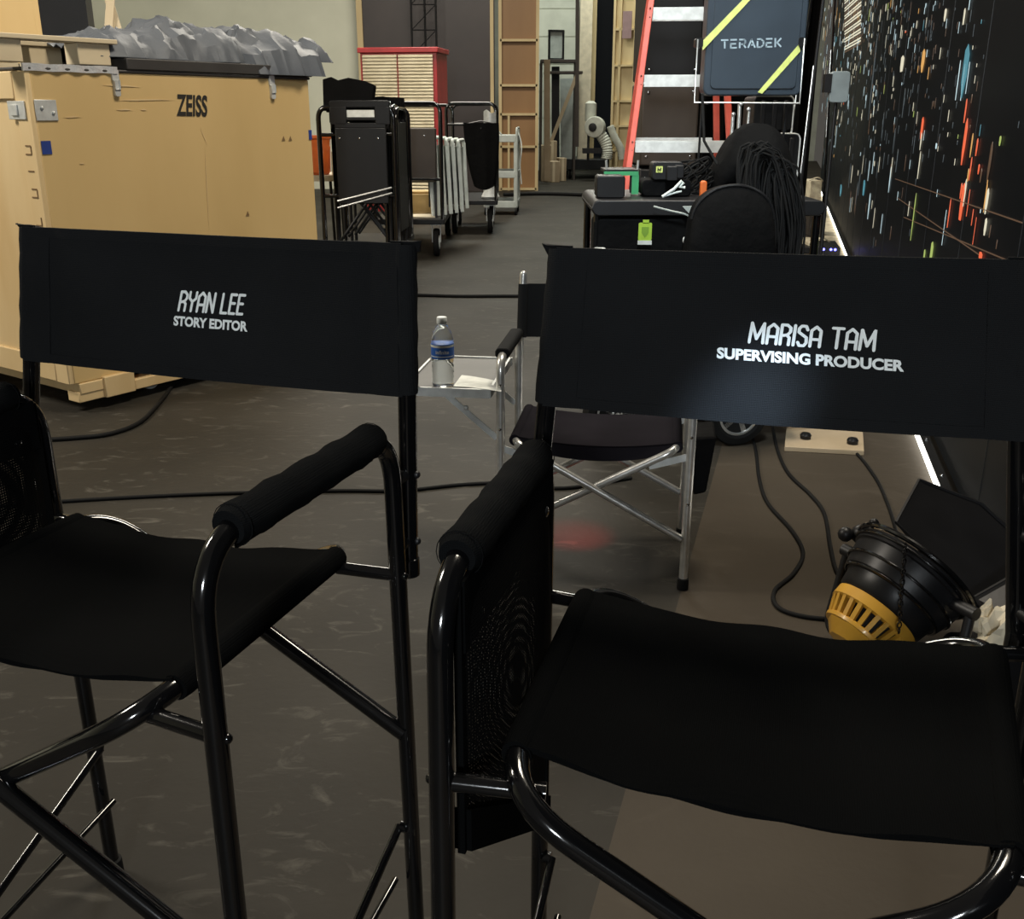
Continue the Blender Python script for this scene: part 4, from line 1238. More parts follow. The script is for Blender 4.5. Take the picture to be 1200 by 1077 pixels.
# cart C
YC = 12.0
a = onY(522, 200, YC); b = onY(583, 200, YC)
wC2 = b.x - a.x
cart('bag_cart', 'black tube cart carrying a hanging black bag, third from the crate', (a.x, YC, 0), wC2, 1.3, .36, zat(550, 121, YC), (zat(550, 146, YC),), .14)
p = onY(564, 180, YC - .1)
t = thing('black_bag', 'long black cloth bag hanging from the third cart', 'bag', (p.x, YC - .1, 0))
z1, z0 = zat(564, 144, YC - .1), zat(564, 218, YC - .1)
m = MB()
def bag(u, v):
    w3 = .20 * (1 - .42 * v ** 2.2); bul = math.sin(PI * u) ** .5
    x = -w3 + 2 * w3 * u + .03 * v
    return Vector((x, -.07 * bul * (.3 + .7 * v) - .008 * math.sin(u * 14), z1 + (z0 - z1) * v - .04 * math.sin(PI * u) * (v > .95)))
m.slab(bag, 18, 14, (0, .06, 0)); m.build('bag_body', M['fabric'], t)
m = MB(); m.tube([(-.16, .0, z1 - .01), (0, -.02, z1 + .02), (.18, 0, z1 - .01)], .008, 6); m.sphere((.0, -.05, z1 - .06), .008, 8); m.build('strap', M['steel_matt'], t)
t = MB(); p = onY(574, 134, YC + .3); t.lathe([(.10, 0), (.11, .02), (.05, .12), (.03, .2), (.02, .22)], seg=16)
tag(t.build('clear_cover', M['alu_matt'], loc=(p.x, YC + .3, .39)), 'shiny rounded cover on the third cart', 'cover')
p_ = onY(574, 133, YC - .02)
m = MB(); m.slab(lambda u, v: Vector((-.07 + .14 * u, -.03 * math.sin(PI * u), .14 * v + .02 * math.sin(u * 7)))  , 8, 6, (0, .02, 0)); 
tag(m.build('plastic_wrap', M['alu_matt'], loc=(p_.x, YC - .03, zat(574, 146, YC))), 'crinkled shiny plastic tucked under the third cart handle', 'wrap')

# utility cart D
YD = 14.4
a = onY(566, 200, YD); b = onY(607, 200, YD)
wD = b.x - a.x
t = thing('utility_cart', 'light grey plastic three shelf utility cart by the timber flat', 'cart', (a.x, YD, 0), R(-3))
for zz in (zat(590, 163, YD), zat(590, 205, YD), zat(590, 240, YD)):
    m = MB(); m.rbox((wD / 2, .35, zz - .02), (wD, .70, .04), .03, axis='Z'); m.box((wD / 2, .01, zz + .02), (wD - .06, .02, .06)); m.box((wD / 2, .69, zz + .02), (wD - .06, .02, .06)); m.box((wD - .01, .35, zz + .02), (.02, .64, .06)); m.box((.01, .35, zz + .02), (.02, .64, .06))
    m.build('shelf', M['grey_plastic'], t, bevel=.005)
for x in (.03, wD - .03):
    for y in (.03, .67):
        m = MB(); m.rbox((x, y, (zat(590, 163, YD) + .12) / 2), (.06, .06, zat(590, 163, YD) - .12), .02, axis='Z'); m.build('corner_post', M['grey_plastic'], t)
        m = MB(); m.lathe([(.01, -.015), (.052, -.015), (.055, 0), (.052, .015), (.01, .015)], (x, y, .055), (1, 0, 0), 14); m.box((x, y, .10), (.03, .03, .06)); m.build('caster', M['rubber'], t)
m = MB(); z = zat(590, 163, YD); m.tube(fillet([(wD - .02, 0.02, z), (wD - .02, .02, z + .14), (wD - .02, .68, z + .14), (wD - .02, .68, z)], .05, 6), .015, 8)
m.tube(fillet([(.04, 0.02, z), (.04, .02, z + .3), (wD * .6, .02, z + .02)], .05, 6), .012, 8); m.build('handle', M['grey_plastic'], t)
m = MB(); m.tube(spline([(wD + .01, .1, z + .08), (wD + .05, .08, z - .1), (wD + .03, .1, z - .35), (wD + .05, .1, z - .6)], 6), .008, 6)
tag(m.build('hanging_cord', M['white_panel'], loc=(a.x, YD, 0)), 'pale cord hanging down the right side of the utility cart', 'cord')

# ================================================================== LADDER
YL = 5.0
FL = onY(765, 0, YL); FLb = onY(738, 197, YL)
dzx = (FLb.x - FL.x) / (FLb.z - FL.z)
xb = FLb.x - dzx * FLb.z                    # foot of the left rail
cxL = onY(800, 170, YL).x + .0
xmid = (FLb.x + onY(860, 197, YL).x) / 2
t = thing('step_ladder', 'orange fibreglass step ladder with aluminium rungs behind the camera cart', 'ladder', (xmid + .005, YL + .02, 0), R(-5))
HL = 2.4
def railx(z): return (xmid - (xb + dzx * z))
for s in (-1, 1):
    m = MB(); m.beam((s * railx(0), 0, 0.02), (s * railx(HL), .36, HL), .055, .028, up=(1, 0, 0)); m.build('front_rail', M['ladder'], t, bevel=.003)
    m = MB(); m.beam((s * railx(0), 1.15, 0.02), (s * railx(HL), .44, HL), .030, .045, up=(0, 1, 0)); m.build('rear_rail', M['ladder'], t, bevel=.003)
    for y in (0, 1.15):
        m = MB(); m.box((s * railx(0), y, .02), (.07, .09, .04)); m.build('foot', M['rubber'], t)
zr = zat(800, 170, YL)
for i in range(-4, 4):
    z = zr + .305 * i * 1.0
    y = .36 * z / HL
    if z > HL or z < .1: continue
    m = MB(); m.box((0, y + .02, z), (2 * railx(z) - .03, .075, .030)); m.box((0, y - .018, z - .015), (2 * railx(z) - .03, .004, .050)); m.build('rung', M['alu_matt'], t)
    yr_ = 1.15 - .71 * z / HL
    m = MB(); m.box((0, yr_, z + .0), (2 * railx(z) - .05, .02, .035)); m.build('rear_brace', M['alu_matt'], t)
    for s in (-1, 1):
        for dz in (-.02, .02):
            m = MB(); m.sphere((s * railx(z), y - .030, z + dz - .01), .005, 8); m.build('rivet', M['chrome'], t)

# black drape behind ladder
a = onY(745, 100, 11.5); b = onY(958, 100, 11.5)
m = MB(); m.slab(lambda u, v: Vector((a.x + (b.x - a.x) * u, .07 * math.sin(u * 60), 4.2 * v)), 120, 2, (0, .02, 0))
tag(m.build('black_drape', M['fabric'], loc=(0, 11.6, 0)), 'wide black drape hanging behind the orange ladder and camera cart', 'drape')
# dark road case tower behind the ladder
a = onY(757, 60, 6.9); b = onY(826, 60, 6.9)
t = thing('road_case', 'tall black road case with silver bolts behind the ladder rungs', 'case', ((a.x + b.x) / 2, 7.0, 0))
w2 = b.x - a.x
for k, (z0, z1) in enumerate([(.12, .98), (1.0, 1.52), (1.54, 2.4)]):
    m = MB(); m.box((0, .3, (z0 + z1) / 2), (w2, .6, z1 - z0)); m.build('case_shell', M['plastic'] if k != 1 else M['brown'], t, bevel=.012)
    for x in (-w2 / 2 + .04, w2 / 2 - .04):
        for z in (z0 + .06, z1 - .06):
            q = MB(); q.sphere((x, -.004, z), (.010, .006, .010), 8); q.build('bolt', M['chrome'], t)
for x in (-w2 / 2 + .08, w2 / 2 - .08):
    for y in (.08, .5):
        q = MB(); q.lathe([(.01, -.02), (.055, -.02), (.06, 0), (.055, .02), (.01, .02)], (x, y, .06), (1, 0, 0), 14); q.build('caster', M['rubber'], t)

# ================================================================== CAMERA CART
KX0, KX1, KY0, KY1, KZ = onY(693, 240, 4.05).x, 1.22, 4.02, 4.62, zat(760, 234, 4.05)
kt = thing('camera_cart', 'black camera cart with big tyres loaded with bags and cables', 'cart', (KX0, KY0, 0))
KW, KD = KX1 - KX0, KY1 - KY0
m = MB(); m.rbox((KW / 2, KD / 2, KZ - .03), (KW, KD, .06), .03, axis='Y'); m.build('top_shelf', M['plastic2'], kt, bevel=.005)
m = MB(); m.box((KW / 2, KD / 2, .34), (KW, KD, .04)); m.build('bottom_shelf', M['plastic'], kt, bevel=.005)
for x in (.025, KW - .025):
    for y in (.025, KD - .025):
        m = MB(); m.tube([(x, y, .34), (x, y, KZ - .05)], .016, 10); m.build('upright', M['steel'], kt)
m = MB(); m.rbox((.26, .08, KZ - .20), (.50, .14, .26), .02, axis='Y'); pn = m.build('front_pocket', M['fabric'], kt, bevel=.008)
m = MB(); m.rbox((.035, -.008, KZ - .22), (.05, .03, .08), .01, axis='Y'); m.build('silver_clip', M['alu_matt'], kt, bevel=.002)
wp = onY(868, 495, 3.97)
for x, y in ((wp.x - KX0, .05), (.12, .05), (wp.x - KX0, KD - .05), (.12, KD - .05)):
    m = MB(); rr = .135
    m.lathe([(rr * .62, -.03), (rr * .75, -.040), (rr * .95, -.036), (rr, -.02), (rr, .02), (rr * .95, .036), (rr * .75, .040), (rr * .62, .03)], (x, y, rr), (.25, -1, 0), 30); w_ = m.build('tyre', M['rubber'], kt)
    m = MB()
    axv = Vector((.25, -1, 0)).normalized(); c = Vector((x, y, rr)); q = Vector((0, 0, 1)).rotation_difference(axv)
    m.lathe([(rr * .66, -.030), (rr * .66, .034), (rr * .60, .036), (rr * .56, .026), (rr * .56, -.026)], c, axv, 30)
    for k in range(5):
        an = 2 * PI * k / 5 + .3
        m.beam(c + axv * .024, c + axv * .024 + q @ Vector((math.cos(an), math.sin(an), 0)) * rr * .6, .022, .012, up=axv)
    m.lathe([(.001, -.02), (.024, -.02), (.024, .034), (.012, .040), (.001, .04)], c, axv, 16); m.build('wheel_rim', M['alu'], w_)
    m = MB(); m.beam((x, y, rr), (x, y + .0, .32), .03, .08, up=axv); m.box((x, y, .31), (.08, .08, .02)); m.build('fork', M['steel_matt'], w_)
# crate / bags filling the lower shelf
m = MB(); m.rbox((0, 0, .13), (.46, .36, .26), .03, axis='Y'); o1 = m.build('equipment_case', M['plastic'], loc=(KX0 + .28, KY0 + .24, .362), bevel=.008); tag(o1, 'low black equipment case on the bottom shelf of the camera cart', 'case')
# lime tag
p = onY(756, 274, KY0 - .02)
t = thing('lime_tag', 'lime green tag with white base clipped on the camera cart pocket', 'tag', (p.x, KY0 - .016, p.z))
m = MB(); m.rbox((0, 0, .008), (.052, .003, .068), .006, axis='Y'); m.box((.002, 0, .046), (.024, .003, .014)); m.build('tag_plate', M['green_tag'], t)
m = MB(); m.prism([(-.014, -.002, .026), (.014, -.002, .026), (.014, -.002, .004), (.0, -.002, -.014), (-.014, -.002, .004)], (0, -.0006, 0)); m.build('shield_print', M['lime_dark'], t)
m = MB(); m.box((0, -.001, -.034), (.055, .003, .016)); m.build('white_base', M['white'], t)
# black box at the left end with green tape
def at(px, py, Y): return onY(px, py, Y)
def boxpx(name, label, cat, x0, y0, x1, y1, Y, d, m_, r=.012, z=None, rot=0, bev=.004):
    a, b = at(x0, y1, Y), at(x1, y0, Y)
    z0 = a.z if z is None else z
    m = MB(); m.rbox((0, d / 2, (b.z - z0) / 2), (b.x - a.x, d, b.z - z0), min(r, (b.x - a.x) * .4, (b.z - z0) * .4), axis='Y')
    return tag(m.build(name, M[m_] if isinstance(m_, str) else m_, loc=((a.x + b.x) / 2, Y, z0), bevel=bev, rotz=rot), label, cat)
TZ = KZ + .002
boxpx('monitor_box', 'small square black box at the left end of the camera cart top', 'box', 699, 206, 733, 230, 4.10, .12, 'plastic', z=TZ)
t = thing('taped_tray', 'thin black tray edged with bright green tape over the black box', 'tray', (at(728, 203, 4.24).x, 4.24, TZ))
zg = zat(728, 203, 4.24) - TZ
m = MB(); m.box((0, .1, zg + .008), (.135, .2, .012)); m.build('tray_board', M['plastic'], t)
m = MB(); m.box((0, -.003, zg - .001), (.14, .004, .016), None); m.box((.058, -.002, zg - .045), (.028, .004, .075)); e = m.build('green_tape', M['tape_green'], t); e['label'] = 'bright green tape edge'
m = MB(); m.box((-.05, .16, zg / 2), (.012, .012, zg)); m.box((.06, .16, zg / 2), (.012, .012, zg)); m.build('leg', M['steel_matt'], t)
m = MB(); m.tube([(-.058, .01, zg + .01), (-.062, .01, zg + .05)], .005, 6); m.tube([(.066, .01, zg), (.068, .01, zg + .05)], .005, 6); m.build('pin', M['alu'], t)
# battery charger
t = thing('battery_charger', 'dark battery charger with a small yellow label on the camera cart', 'charger', (at(783, 205, 4.16).x, 4.16, TZ))
z1, z0 = zat(783, 190, 4.16) - TZ, zat(783, 211, 4.16) - TZ
m = MB(); m.rbox((0, .06, (z0 + z1) / 2), (.125, .10, z1 - z0), .015, axis='Y'); m.rbox((.012, -.005, (z0 + z1) / 2 - .008), (.042, .05, .055), .006, axis='Y'); m.rbox((.042, .0, (z0 + z1) / 2 - .002), (.035, .04, .05), .006, axis='Y'); m.build('charger_body', M['plastic2'], t, bevel=.003)
m = MB(); m.rbox((0, .10, z0 / 2), (.20, .16, z0), .02, axis='Y'); m.build('base_box', M['fabric'], t, bevel=.005)
m = MB(); m.box((-.035, .0085, (z0 + z1) / 2 + .006), (.026, .004, .024)); lb = m.build('yellow_label', M['tape_yellow'], t)
m = MB()
for x in (-.041, -.030): m.box((x, .005, (z0 + z1) / 2 + .006), (.003, .003, .014))
m.box((-.0355, .005, (z0 + z1) / 2 + .006), (.012, .003, .003)); m.build('label_mark', M['stencil'], lb)
# white clip
p = at(790, 222, 4.06)
m = MB(); m.tube([(-.045, 0, -.025), (.0, 0, .005), (.028, 0, .035), (.035, 0, .028), (.022, 0, .012), (.042, .0, .010)], .006, 8)
m.tube([(-.045, 0, -.025), (.01, 0, -.008), (.030, 0, -.004)], .004, 8)
tag(m.build('white_clip', M['white_panel'], loc=(p.x, 4.06, TZ + .033)), 'white plastic clip lying on the camera cart top shelf', 'clip')
boxpx('orange_bottle', 'tiny orange bottle standing on the camera cart', 'bottle', 821, 212, 829, 226, 4.08, .03, 'orange', z=TZ)
# white cable along the front
t = MB(); p = at(765, 243, 4.0); t.tube(spline([Vector(at(x, y, 3.995 - .0)) - p for x, y in [(766, 242), (785, 247), (805, 252), (815, 262)]], 6), .004, 6); 
tag(t.build('drooping_cable', M['grey_plastic'], loc=p), 'pale thin cable drooping along the front of the camera cart', 'cable')
t = MB(); p = at(812, 248, 4.0); t.prism([at(800, 242, 3.99) - p, at(820, 241, 3.99) - p, at(816, 253, 3.99) - p, at(811, 254, 3.99) - p], (0, .01, 0))
tag(t.build('clear_flap', M['grey_plastic'], loc=p), 'pale grey plastic flap at the shelf edge of the camera cart', 'flap')
boxpx('grey_latch', 'small silver latch at the lower right of the cart pocket', 'latch', 800, 277, 814, 286, 4.0, .012, 'alu_matt')
# round black bag
p = at(857, 262, 3.92)
t = thing('round_black_bag', 'large rounded black bag hanging on the front of the camera cart', 'bag', (p.x, 3.90, p.z - .02))
def bagf(u, v):
    a_ = PI * u; w3 = .155
    x = -w3 * math.cos(a_) * (1 + .08 * math.sin(v * 3))
    top = .16 * math.sin(a_) ** .8
    z = -.22 + (top + .22) * v
    return Vector((x, -.06 * math.sin(a_) ** .5 * math.sin(PI * min(1, v * .9 + .08)) ** .6 - .004 * math.sin(x * 60 + v * 8), z))
m = MB(); m.slab(bagf, 24, 14, (0, .10, 0)); m.build('bag_body', M['fabric'], t)
m = MB(); m.tube([bagf(u / 20, 1) + Vector((0, .0, .003)) for u in range(1, 20)], .006, 8); m.build('piping', M['plastic2'], t)
# heap of cables: draped loops over a hook on the right end
hb = MB()
r2 = random.Random(11)
o_ = Vector((at(905, 175, 4.1).x, 4.02, 0))
for i in range(80):
    k = i / 79
    xl_ = at(872 + 34 * k + r2.uniform(-6, 6), 240, 4.0).x; xr_ = at(918 + 26 * k + r2.uniform(-6, 4), 240, 4.0).x
    y = 3.985 + r2.uniform(-.06, .08)
    zt_ = 1.215 - .10 * k ** 1.5 + r2.uniform(-.03, .02); zb_ = .62 + r2.uniform(-.10, .12)
    xm, hw = (xl_ + xr_) / 2, (xr_ - xl_) / 2 * r2.uniform(.75, 1.1)
    sk = r2.uniform(-.02, .02)
    pts = []
    for q in range(20):
        an = 2 * PI * q / 20
        ct_ = math.cos(an)
        e = abs(math.sin(an)) ** .7 * (1 if math.sin(an) > 0 else -1)
        pts.append((xm + hw * e + sk * ct_ - .035 * max(0, ct_), y + .03 * ct_ + .006 * math.sin(an * 3 + i), (zt_ + zb_) / 2 + (zt_ - zb_) / 2 * ct_))
    hb.tube([Vector(q) - o_ for q in pts], r2.choice([.003, .004, .005]), 6, closed=True)
tag(hb.build('cable_bundle', M['rubber'], loc=o_), 'thick bundle of black cable loops hanging from the right end of the camera cart', 'cables', None, 'stuff')
m = MB(); m.slab(lambda u, v: Vector(( -.16 + .32 * u, -.10 * math.sin(PI * u) ** .5 * math.sin(PI * (v * .9 + .05)) - .01 * math.sin(u * 11), .02 + (.26 * math.sin(PI * min(.98, max(.02, u))) ** .45) * v)), 20, 10, (0, .16, 0))
pp = at(888, 230, 4.14)
tag(m.build('black_hood_bag', M['fabric'], loc=(pp.x, 4.20, TZ)), 'black cloth bag heaped on the camera cart top under the big case', 'bag')
# small clutter of dark gear in the middle, cable knots
ck = MB(); o_ = Vector((at(830, 200, 4.25).x, 4.25, TZ))
for i in range(26):
    c = Vector((r2.uniform(-.16, .10), r2.uniform(-.05, .12), r2.uniform(.0, .12)))
    pts = []
    an = r2.uniform(0, 6)
    for q in range(7):
        pts.append(c + Vector((.06 * math.cos(an + q), .03 * math.sin(an * 2 + q), max(-c.z + .006, .035 * math.sin(q * 1.3 + an)))))
    ck.tube(spline(pts, 5), r2.choice([.003, .004, .006]), 6)
tag(ck.build('tangled_leads', M['rubber'], loc=o_), 'tangle of thin black leads in the middle of the camera cart top', 'cables', None, 'stuff')
# silver clamp posts
for i, (px, y0, y1, rr) in enumerate([(868, 122, 184, .0075), (859, 134, 172, .007), (877, 128, 170, .006)]):
    a = at(px, y0, 4.33)
    zb = TZ
    t = thing('clamp_post', ['tallest silver clamp post under the big slate case', 'left short silver clamp post under the big slate case', 'right short silver clamp post under the big slate case'][i], 'post', (a.x, 4.33, zb), 0)
    zc = zat(px, y1, 4.33) - zb; zt_ = a.z - zb
    m = MB(); m.tube([(0, 0, 0), (0, 0, zc)], rr * .8, 8); m.build('lower_tube', M['steel_matt'], t)
    m = MB(); m.tube([(0, 0, zc), (.004 * (i - 1), 0, zt_)], rr, 12); m.lathe([(rr, 0), (rr * 1.6, .004), (rr * 1.6, .018), (rr, .022)], (0, 0, zc + .012)); m.sphere((0, -.006, zt_), .009, 8); m.build('clamp_tube', M['alu'], t)
m = MB(); p = at(849, 145, 4.36); m.tube([Vector(at(823, 110, 4.36)) - Vector((p.x, 4.36, TZ)), Vector(at(825, 165, 4.3)) - Vector((p.x, 4.36, TZ)), Vector(at(842, 195, 4.25)) - Vector((p.x, 4.36, TZ))], .006, 8)
tag(m.build('black_lead', M['rubber'], loc=(p.x, 4.36, TZ)), 'single black lead hanging from the wire frame in front of the ladder', 'cable')
# black cases behind at right of cart
for i, (x0, y0, x1, y1, Y) in enumerate([(882, 112, 931, 153, 4.70), (884, 156, 938, 235, 4.66)]):
    a, b = at(x0, y1, Y), at(x1, y0, Y)
    t = thing('camera_case', ['upper black ribbed camera case under the slate case', 'lower black camera case with a pale rim beside the cables'][i], 'case', ((a.x + b.x) / 2, Y, 0 if i else a.z))
    z0 = a.z if i == 0 else .0
    h = b.z - z0; w2 = b.x - a.x
    if i: z0 = 0; h = b.z
    m = MB(); m.rbox((0, .11, h / 2), (w2, .22, h), .02, axis='Y')
    m.build('shell', M['plastic'], t, bevel=.004)
    m = MB()
    for x in (-w2 * .28, w2 * .02, w2 * .30): m.box((x, -.004, h - .09), (.02, .014, .14))
    m.build('rib', M['plastic2'], t, bevel=.003)
    m = MB(); m.tube(fillet([(-w2 / 2, -.006, h - .002), (w2 / 2 - .0, -.006, h - .002), (w2 / 2, -.006, h - .3)], .03, 5), .0035, 6); m.build('rim', M['alu_matt'], t)
# slate case in wire frame
YS = 4.38
A, B, C_, D_ = at(822, 112, YS), at(937, 110, YS), at(943, -12, YS), at(826, -12, YS)
t = thing('slate_case', 'slate blue hard case marked TERADEK with two yellow tape stripes', 'case', ((A.x + B.x) / 2, YS, A.z))
cx = (A.x + B.x) / 2
w2 = B.x - A.x; h = .58
xs = (C_.x - D_.x) / w2
m = MB(); m.rbox((.006, .05, h / 2), (w2, .10, h), .028, 6, axis='Y'); sh = m.build('shell', M['case'], t, bevel=.006)
m = MB(); m.rbox((.006, -.003, h / 2 + .0), (w2 - .05, .006, h - .05), .022, 6, axis='Y'); m.build('raised_panel', M['case'], sh, bevel=.003)
def sf(px, py, off=.0075):
    q = onY(px, py, YS - off); return Vector((q.x - cx, -off, q.z - A.z))
for i, (q0, q1, q2, q3) in enumerate([((872, -2), (881, -2), (823.5, 59), (821.5, 50)), ((936, 52), (938, 60), (893, 110), (888, 108))]):
    m = MB(); m.prism([sf(*q0), sf(*q1), sf(*q2), sf(*q3)], (0, -.0012, 0)); m.build('yellow_tape', M['tape_yellow'], t)
TD = {'T': [[(0, 1), (.8, 1)], [(.4, .78), (.4, 0)]], 'E': [[(.05, 1), (.75, 1)], [(.05, .5), (.65, .5)], [(.05, 0), (.75, 0)], [(.05, .5), (.05, 0)]], 'R': [[(.05, 0), (.05, .62)], [(.05, 1), (.6, 1), (.75, .85), (.75, .6), (.6, .42), (.3, .42)], [(.5, .4), (.78, 0)]],
      'A': [[(.0, 0), (.42, 1), (.84, 0)], [(.45, .3), (.62, .3)]], 'D': [[(.05, 1), (.5, 1), (.8, .7), (.8, .3), (.5, 0), (.05, 0)], [(.05, 0), (.05, .7)]], 'K': [[(.05, 0), (.05, 1)], [(.75, 1), (.28, .5), (.75, 0)]]}
vs, fs = [], []
x = 0
for chx in 'TERADEK':
    for l in TD[chx]:
        for a1, b1 in zip(l[:-1], l[1:]):
            a2 = Vector(a1) + Vector((x, 0)); b2 = Vector(b1) + Vector((x, 0)); d = (b2 - a2).normalized(); n = Vector((-d.y, d.x)) * .10
            a2 -= d * .06; b2 += d * .06
            k = len(vs); vs += [tuple(a2 - n), tuple(b2 - n), tuple(b2 + n), tuple(a2 + n)]; fs.append((k, k + 1, k + 2, k + 3))
    x += 1.12
m = MB(); p0, p1, p2 = sf(845, 57.5), sf(916, 55.5), sf(845, 46)
place_text(m, (vs, fs), lambda s, v: p0 + (p1 - p0) * s + (p2 - p0) * v); m.build('maker_lettering', M['grey_print'], t)
t = thing('wire_frame', 'thin silver wire frame holding the slate case above the cart', 'frame', (cx, YS, TZ))
def wf(px, py): q = onY(px, py, YS - .02); return Vector((q.x - cx, -.02, q.z - TZ))
m = MB(); m.tube([wf(818, 46), wf(813.5, 120), wf(937, 121), wf(943, 45)], .0038, 8); m.build('front_wire', M['alu'], t)
m = MB()
for a1 in ((830, 121), (932, 121)):
    q = wf(*a1); m.tube([q, q + Vector((0, .14, 0)), (q.x, .14, 0.0)], .005, 8)
m.build('support_post', M['steel_matt'], t)
for a1 in ((820, 50), (941, 49)):
    m = MB(); q = wf(*a1); m.rbox(q + Vector((0, .03, 0)), (.03, .05, .035), .008, axis='Y')
    m.build('clamp', M['plastic'], t)
# slim light stands between cart and screen
for i, (xa, ya, xb_, yb_, Y, r_) in enumerate([(966, -10, 941, 196, 5.2, .008), (952, -10, 938, 90, 5.6, .007), (979, -10, 975, 60, 7.6, .009)]):
    a, b = at(xa, ya, Y), at(xb_, yb_, Y)
    d = (b - a); g = b + d * (-(b.z) / d.z)
    t = thing('light_stand', ['slanted thin black light stand with bright edge beside the slate case', 'shorter thin stand directly right of the slate case', 'thin dark stand before the lit tower on the screen'][i], 'stand', (g.x, Y, 0))
    m = MB(); m.tube([(0, 0, .0), (a.x - g.x, 0, a.z)], r_, 8); m.build('pole', M['steel'] if i else M['plastic2'], t)
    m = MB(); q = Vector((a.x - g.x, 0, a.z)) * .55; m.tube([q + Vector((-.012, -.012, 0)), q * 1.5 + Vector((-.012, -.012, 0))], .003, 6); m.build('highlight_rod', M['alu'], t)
    m = MB()
    for k in range(3):
        an = k * 2.1 + .6; m.tube([(0, 0, .35), (.28 * math.cos(an), .28 * math.sin(an), .01)], .006, 6)
    m.build('leg', M['steel_matt'], t)
# pale device hanging in front of the screen
p = at(983, 102, 6.2)
t = thing('pale_device', 'pale grey blue rounded device clamped on a stand before the video wall', 'device', (p.x, 6.2, 0))
m = MB(); m.rbox((0, 0, p.z), (.11, .04, .17), .02, axis='Y'); m.build('device_body', mat('pale_blue_grey', (.23, .28, .30), .5), t, bevel=.004)
m = MB(); m.tube([(0, .03, 0), (0, .03, p.z)], .010, 8); m.box((-.07, 0, p.z + .02), (.04, .05, .1)); m.lathe([(.13, 0), (.13, .012), (.01, .02)], (0, .03, 0)); m.build('stand_pole', M['steel_matt'], t)
# little adapters with blue lights beside the strip
p = onZ(968, 297, 0)
t = thing('power_adapter', 'power adapter with tiny blue lights on the floor by the video wall', 'adapter', (p.x, p.y, 0), R(-12))
m = MB(); m.rbox((0, 0, .05), (.22, .5, .10), .02, axis='Y'); m.box((-.2, .1, .03), (.15, .3, .06)); m.build('adapter_body', M['plastic2'], t, bevel=.005)
for dx in (-.05, .02, .06):
    m = MB(); m.sphere((dx, -.255, .07), .013, 8); m.build('blue_light', M['blue_led'], t)
for i, (px, py, w_, h_) in enumerate([(955, 292, .5, .10), (950, 275, .35, .35), (948, 255, .3, .5)]):
    p = onZ(px, py, 0)
    m = MB(); m.rbox((0, 0, h_ / 2), (w_ * .5, .4, h_), .02, axis='Y'); m.tube(spline([(-.1, -.2, h_), (0, -.25, h_ + .04), (.1, -.2, h_ - .02)], 5), .01, 6)
    tag(m.build('small_case', M[['kick', 'brown', 'kick'][i]], loc=(p.x, p.y, 0), bevel=.005), ['flat pale box nearest the adapter by the video wall', 'brown box behind the flat pale box by the video wall', 'farthest pale box in the row beside the video wall'][i], 'box')

# ================================================================== BOARD WITH KNOBS, LAMP AND PAPER
P = [onZ(919, 529, .0), onZ(1012, 534, .0), onZ(1010, 502, .0), onZ(922, 495, .0)]
o_ = (P[0] + P[2]) / 2
t = thing('wooden_dolly_board', 'pale wooden board with black knobs lying by the cart wheel', 'board', (o_.x, o_.y, 0))
m = MB(); m.prism([Vector((p.x - o_.x, p.y - o_.y, 0)) for p in P], (0, 0, .022)); m.build('board', M['card'], t, bevel=.003)
for px, py in ((944, 512), (999, 518)):
    p = onZ(px, py, .03)
    m = MB(); q = (p.x - o_.x, p.y - o_.y, .023); m.lathe([(.006, 0), (.022, .002), (.024, .016), (.018, .024), (.004, .026)], q, (0, 0, 1), 18); m.sphere(Vector(q) + Vector((-.008, -.016, .020)), .006, 8); m.build('knob', M['plastic'], t)
# lamp
lc = onY(1052, 690, 2.22)
ax_ = Vector((.66, .34, .62)).normalized()
t = thing('stage_lamp', 'charcoal stage lamp with yellow vented back and open black barn door', 'lamp', (lc.x, lc.y, 0))
L0 = Vector((0, 0, lc.z))
qq = Vector((0, 0, 1)).rotation_difference(ax_)
m = MB(); m.lathe([(.05, -.085), (.098, -.083), (.112, -.070), (.118, -.035), (.132, -.027), (.142, .012), (.146, .035), (.152, .038), (.153, .058), (.142, .062), (.132, .035)], L0, ax_, 40)
bd = m.build('lamp_body', M['lamp_body'], t)
m = MB()
for h, rr in ((-.031, .127), (.0, .141), (.048, .155)):
    m.tube([L0 + qq @ Vector((rr * math.cos(a), rr * math.sin(a), h)) for a in [2 * PI * i / 40 for i in range(40)]], .004, 8, closed=True)
m.build('body_ribs', M['steel'], bd)
# yellow vented housing: radial ribs between two rings and a faceted cap
m = MB()
yb0, yb1 = -.105, -.175
m.lathe([(.102, -.080), (.108, -.082), (.108, -.108), (.098, -.112), (.09, -.10)], L0, ax_, 40)
N = 26
for i in range(N):
    a = 2 * PI * i / N
    p0 = L0 + qq @ Vector((.101 * math.cos(a), .101 * math.sin(a), -.105)); p1 = L0 + qq @ Vector((.078 * math.cos(a), .078 * math.sin(a), -.158))
    m.beam(p0, p1, .011, .012, up=(qq @ Vector((math.cos(a), math.sin(a), 0))))
m.lathe([(.083, -.150), (.085, -.158), (.066, -.178), (.055, -.190), (.01, -.192)], L0, ax_, 8)
m.lathe([(.086, -.148), (.090, -.152), (.088, -.160), (.080, -.160)], L0, ax_, 40)
vh = m.build('vented_back', M['yellow'], t); vh['label'] = 'yellow vented back housing'
m = MB(); m.lathe([(.088, -.09), (.09, -.105), (.072, -.152), (.01, -.155)], L0, ax_, 24); m.build('vent_core', M['dark_inside'], vh)
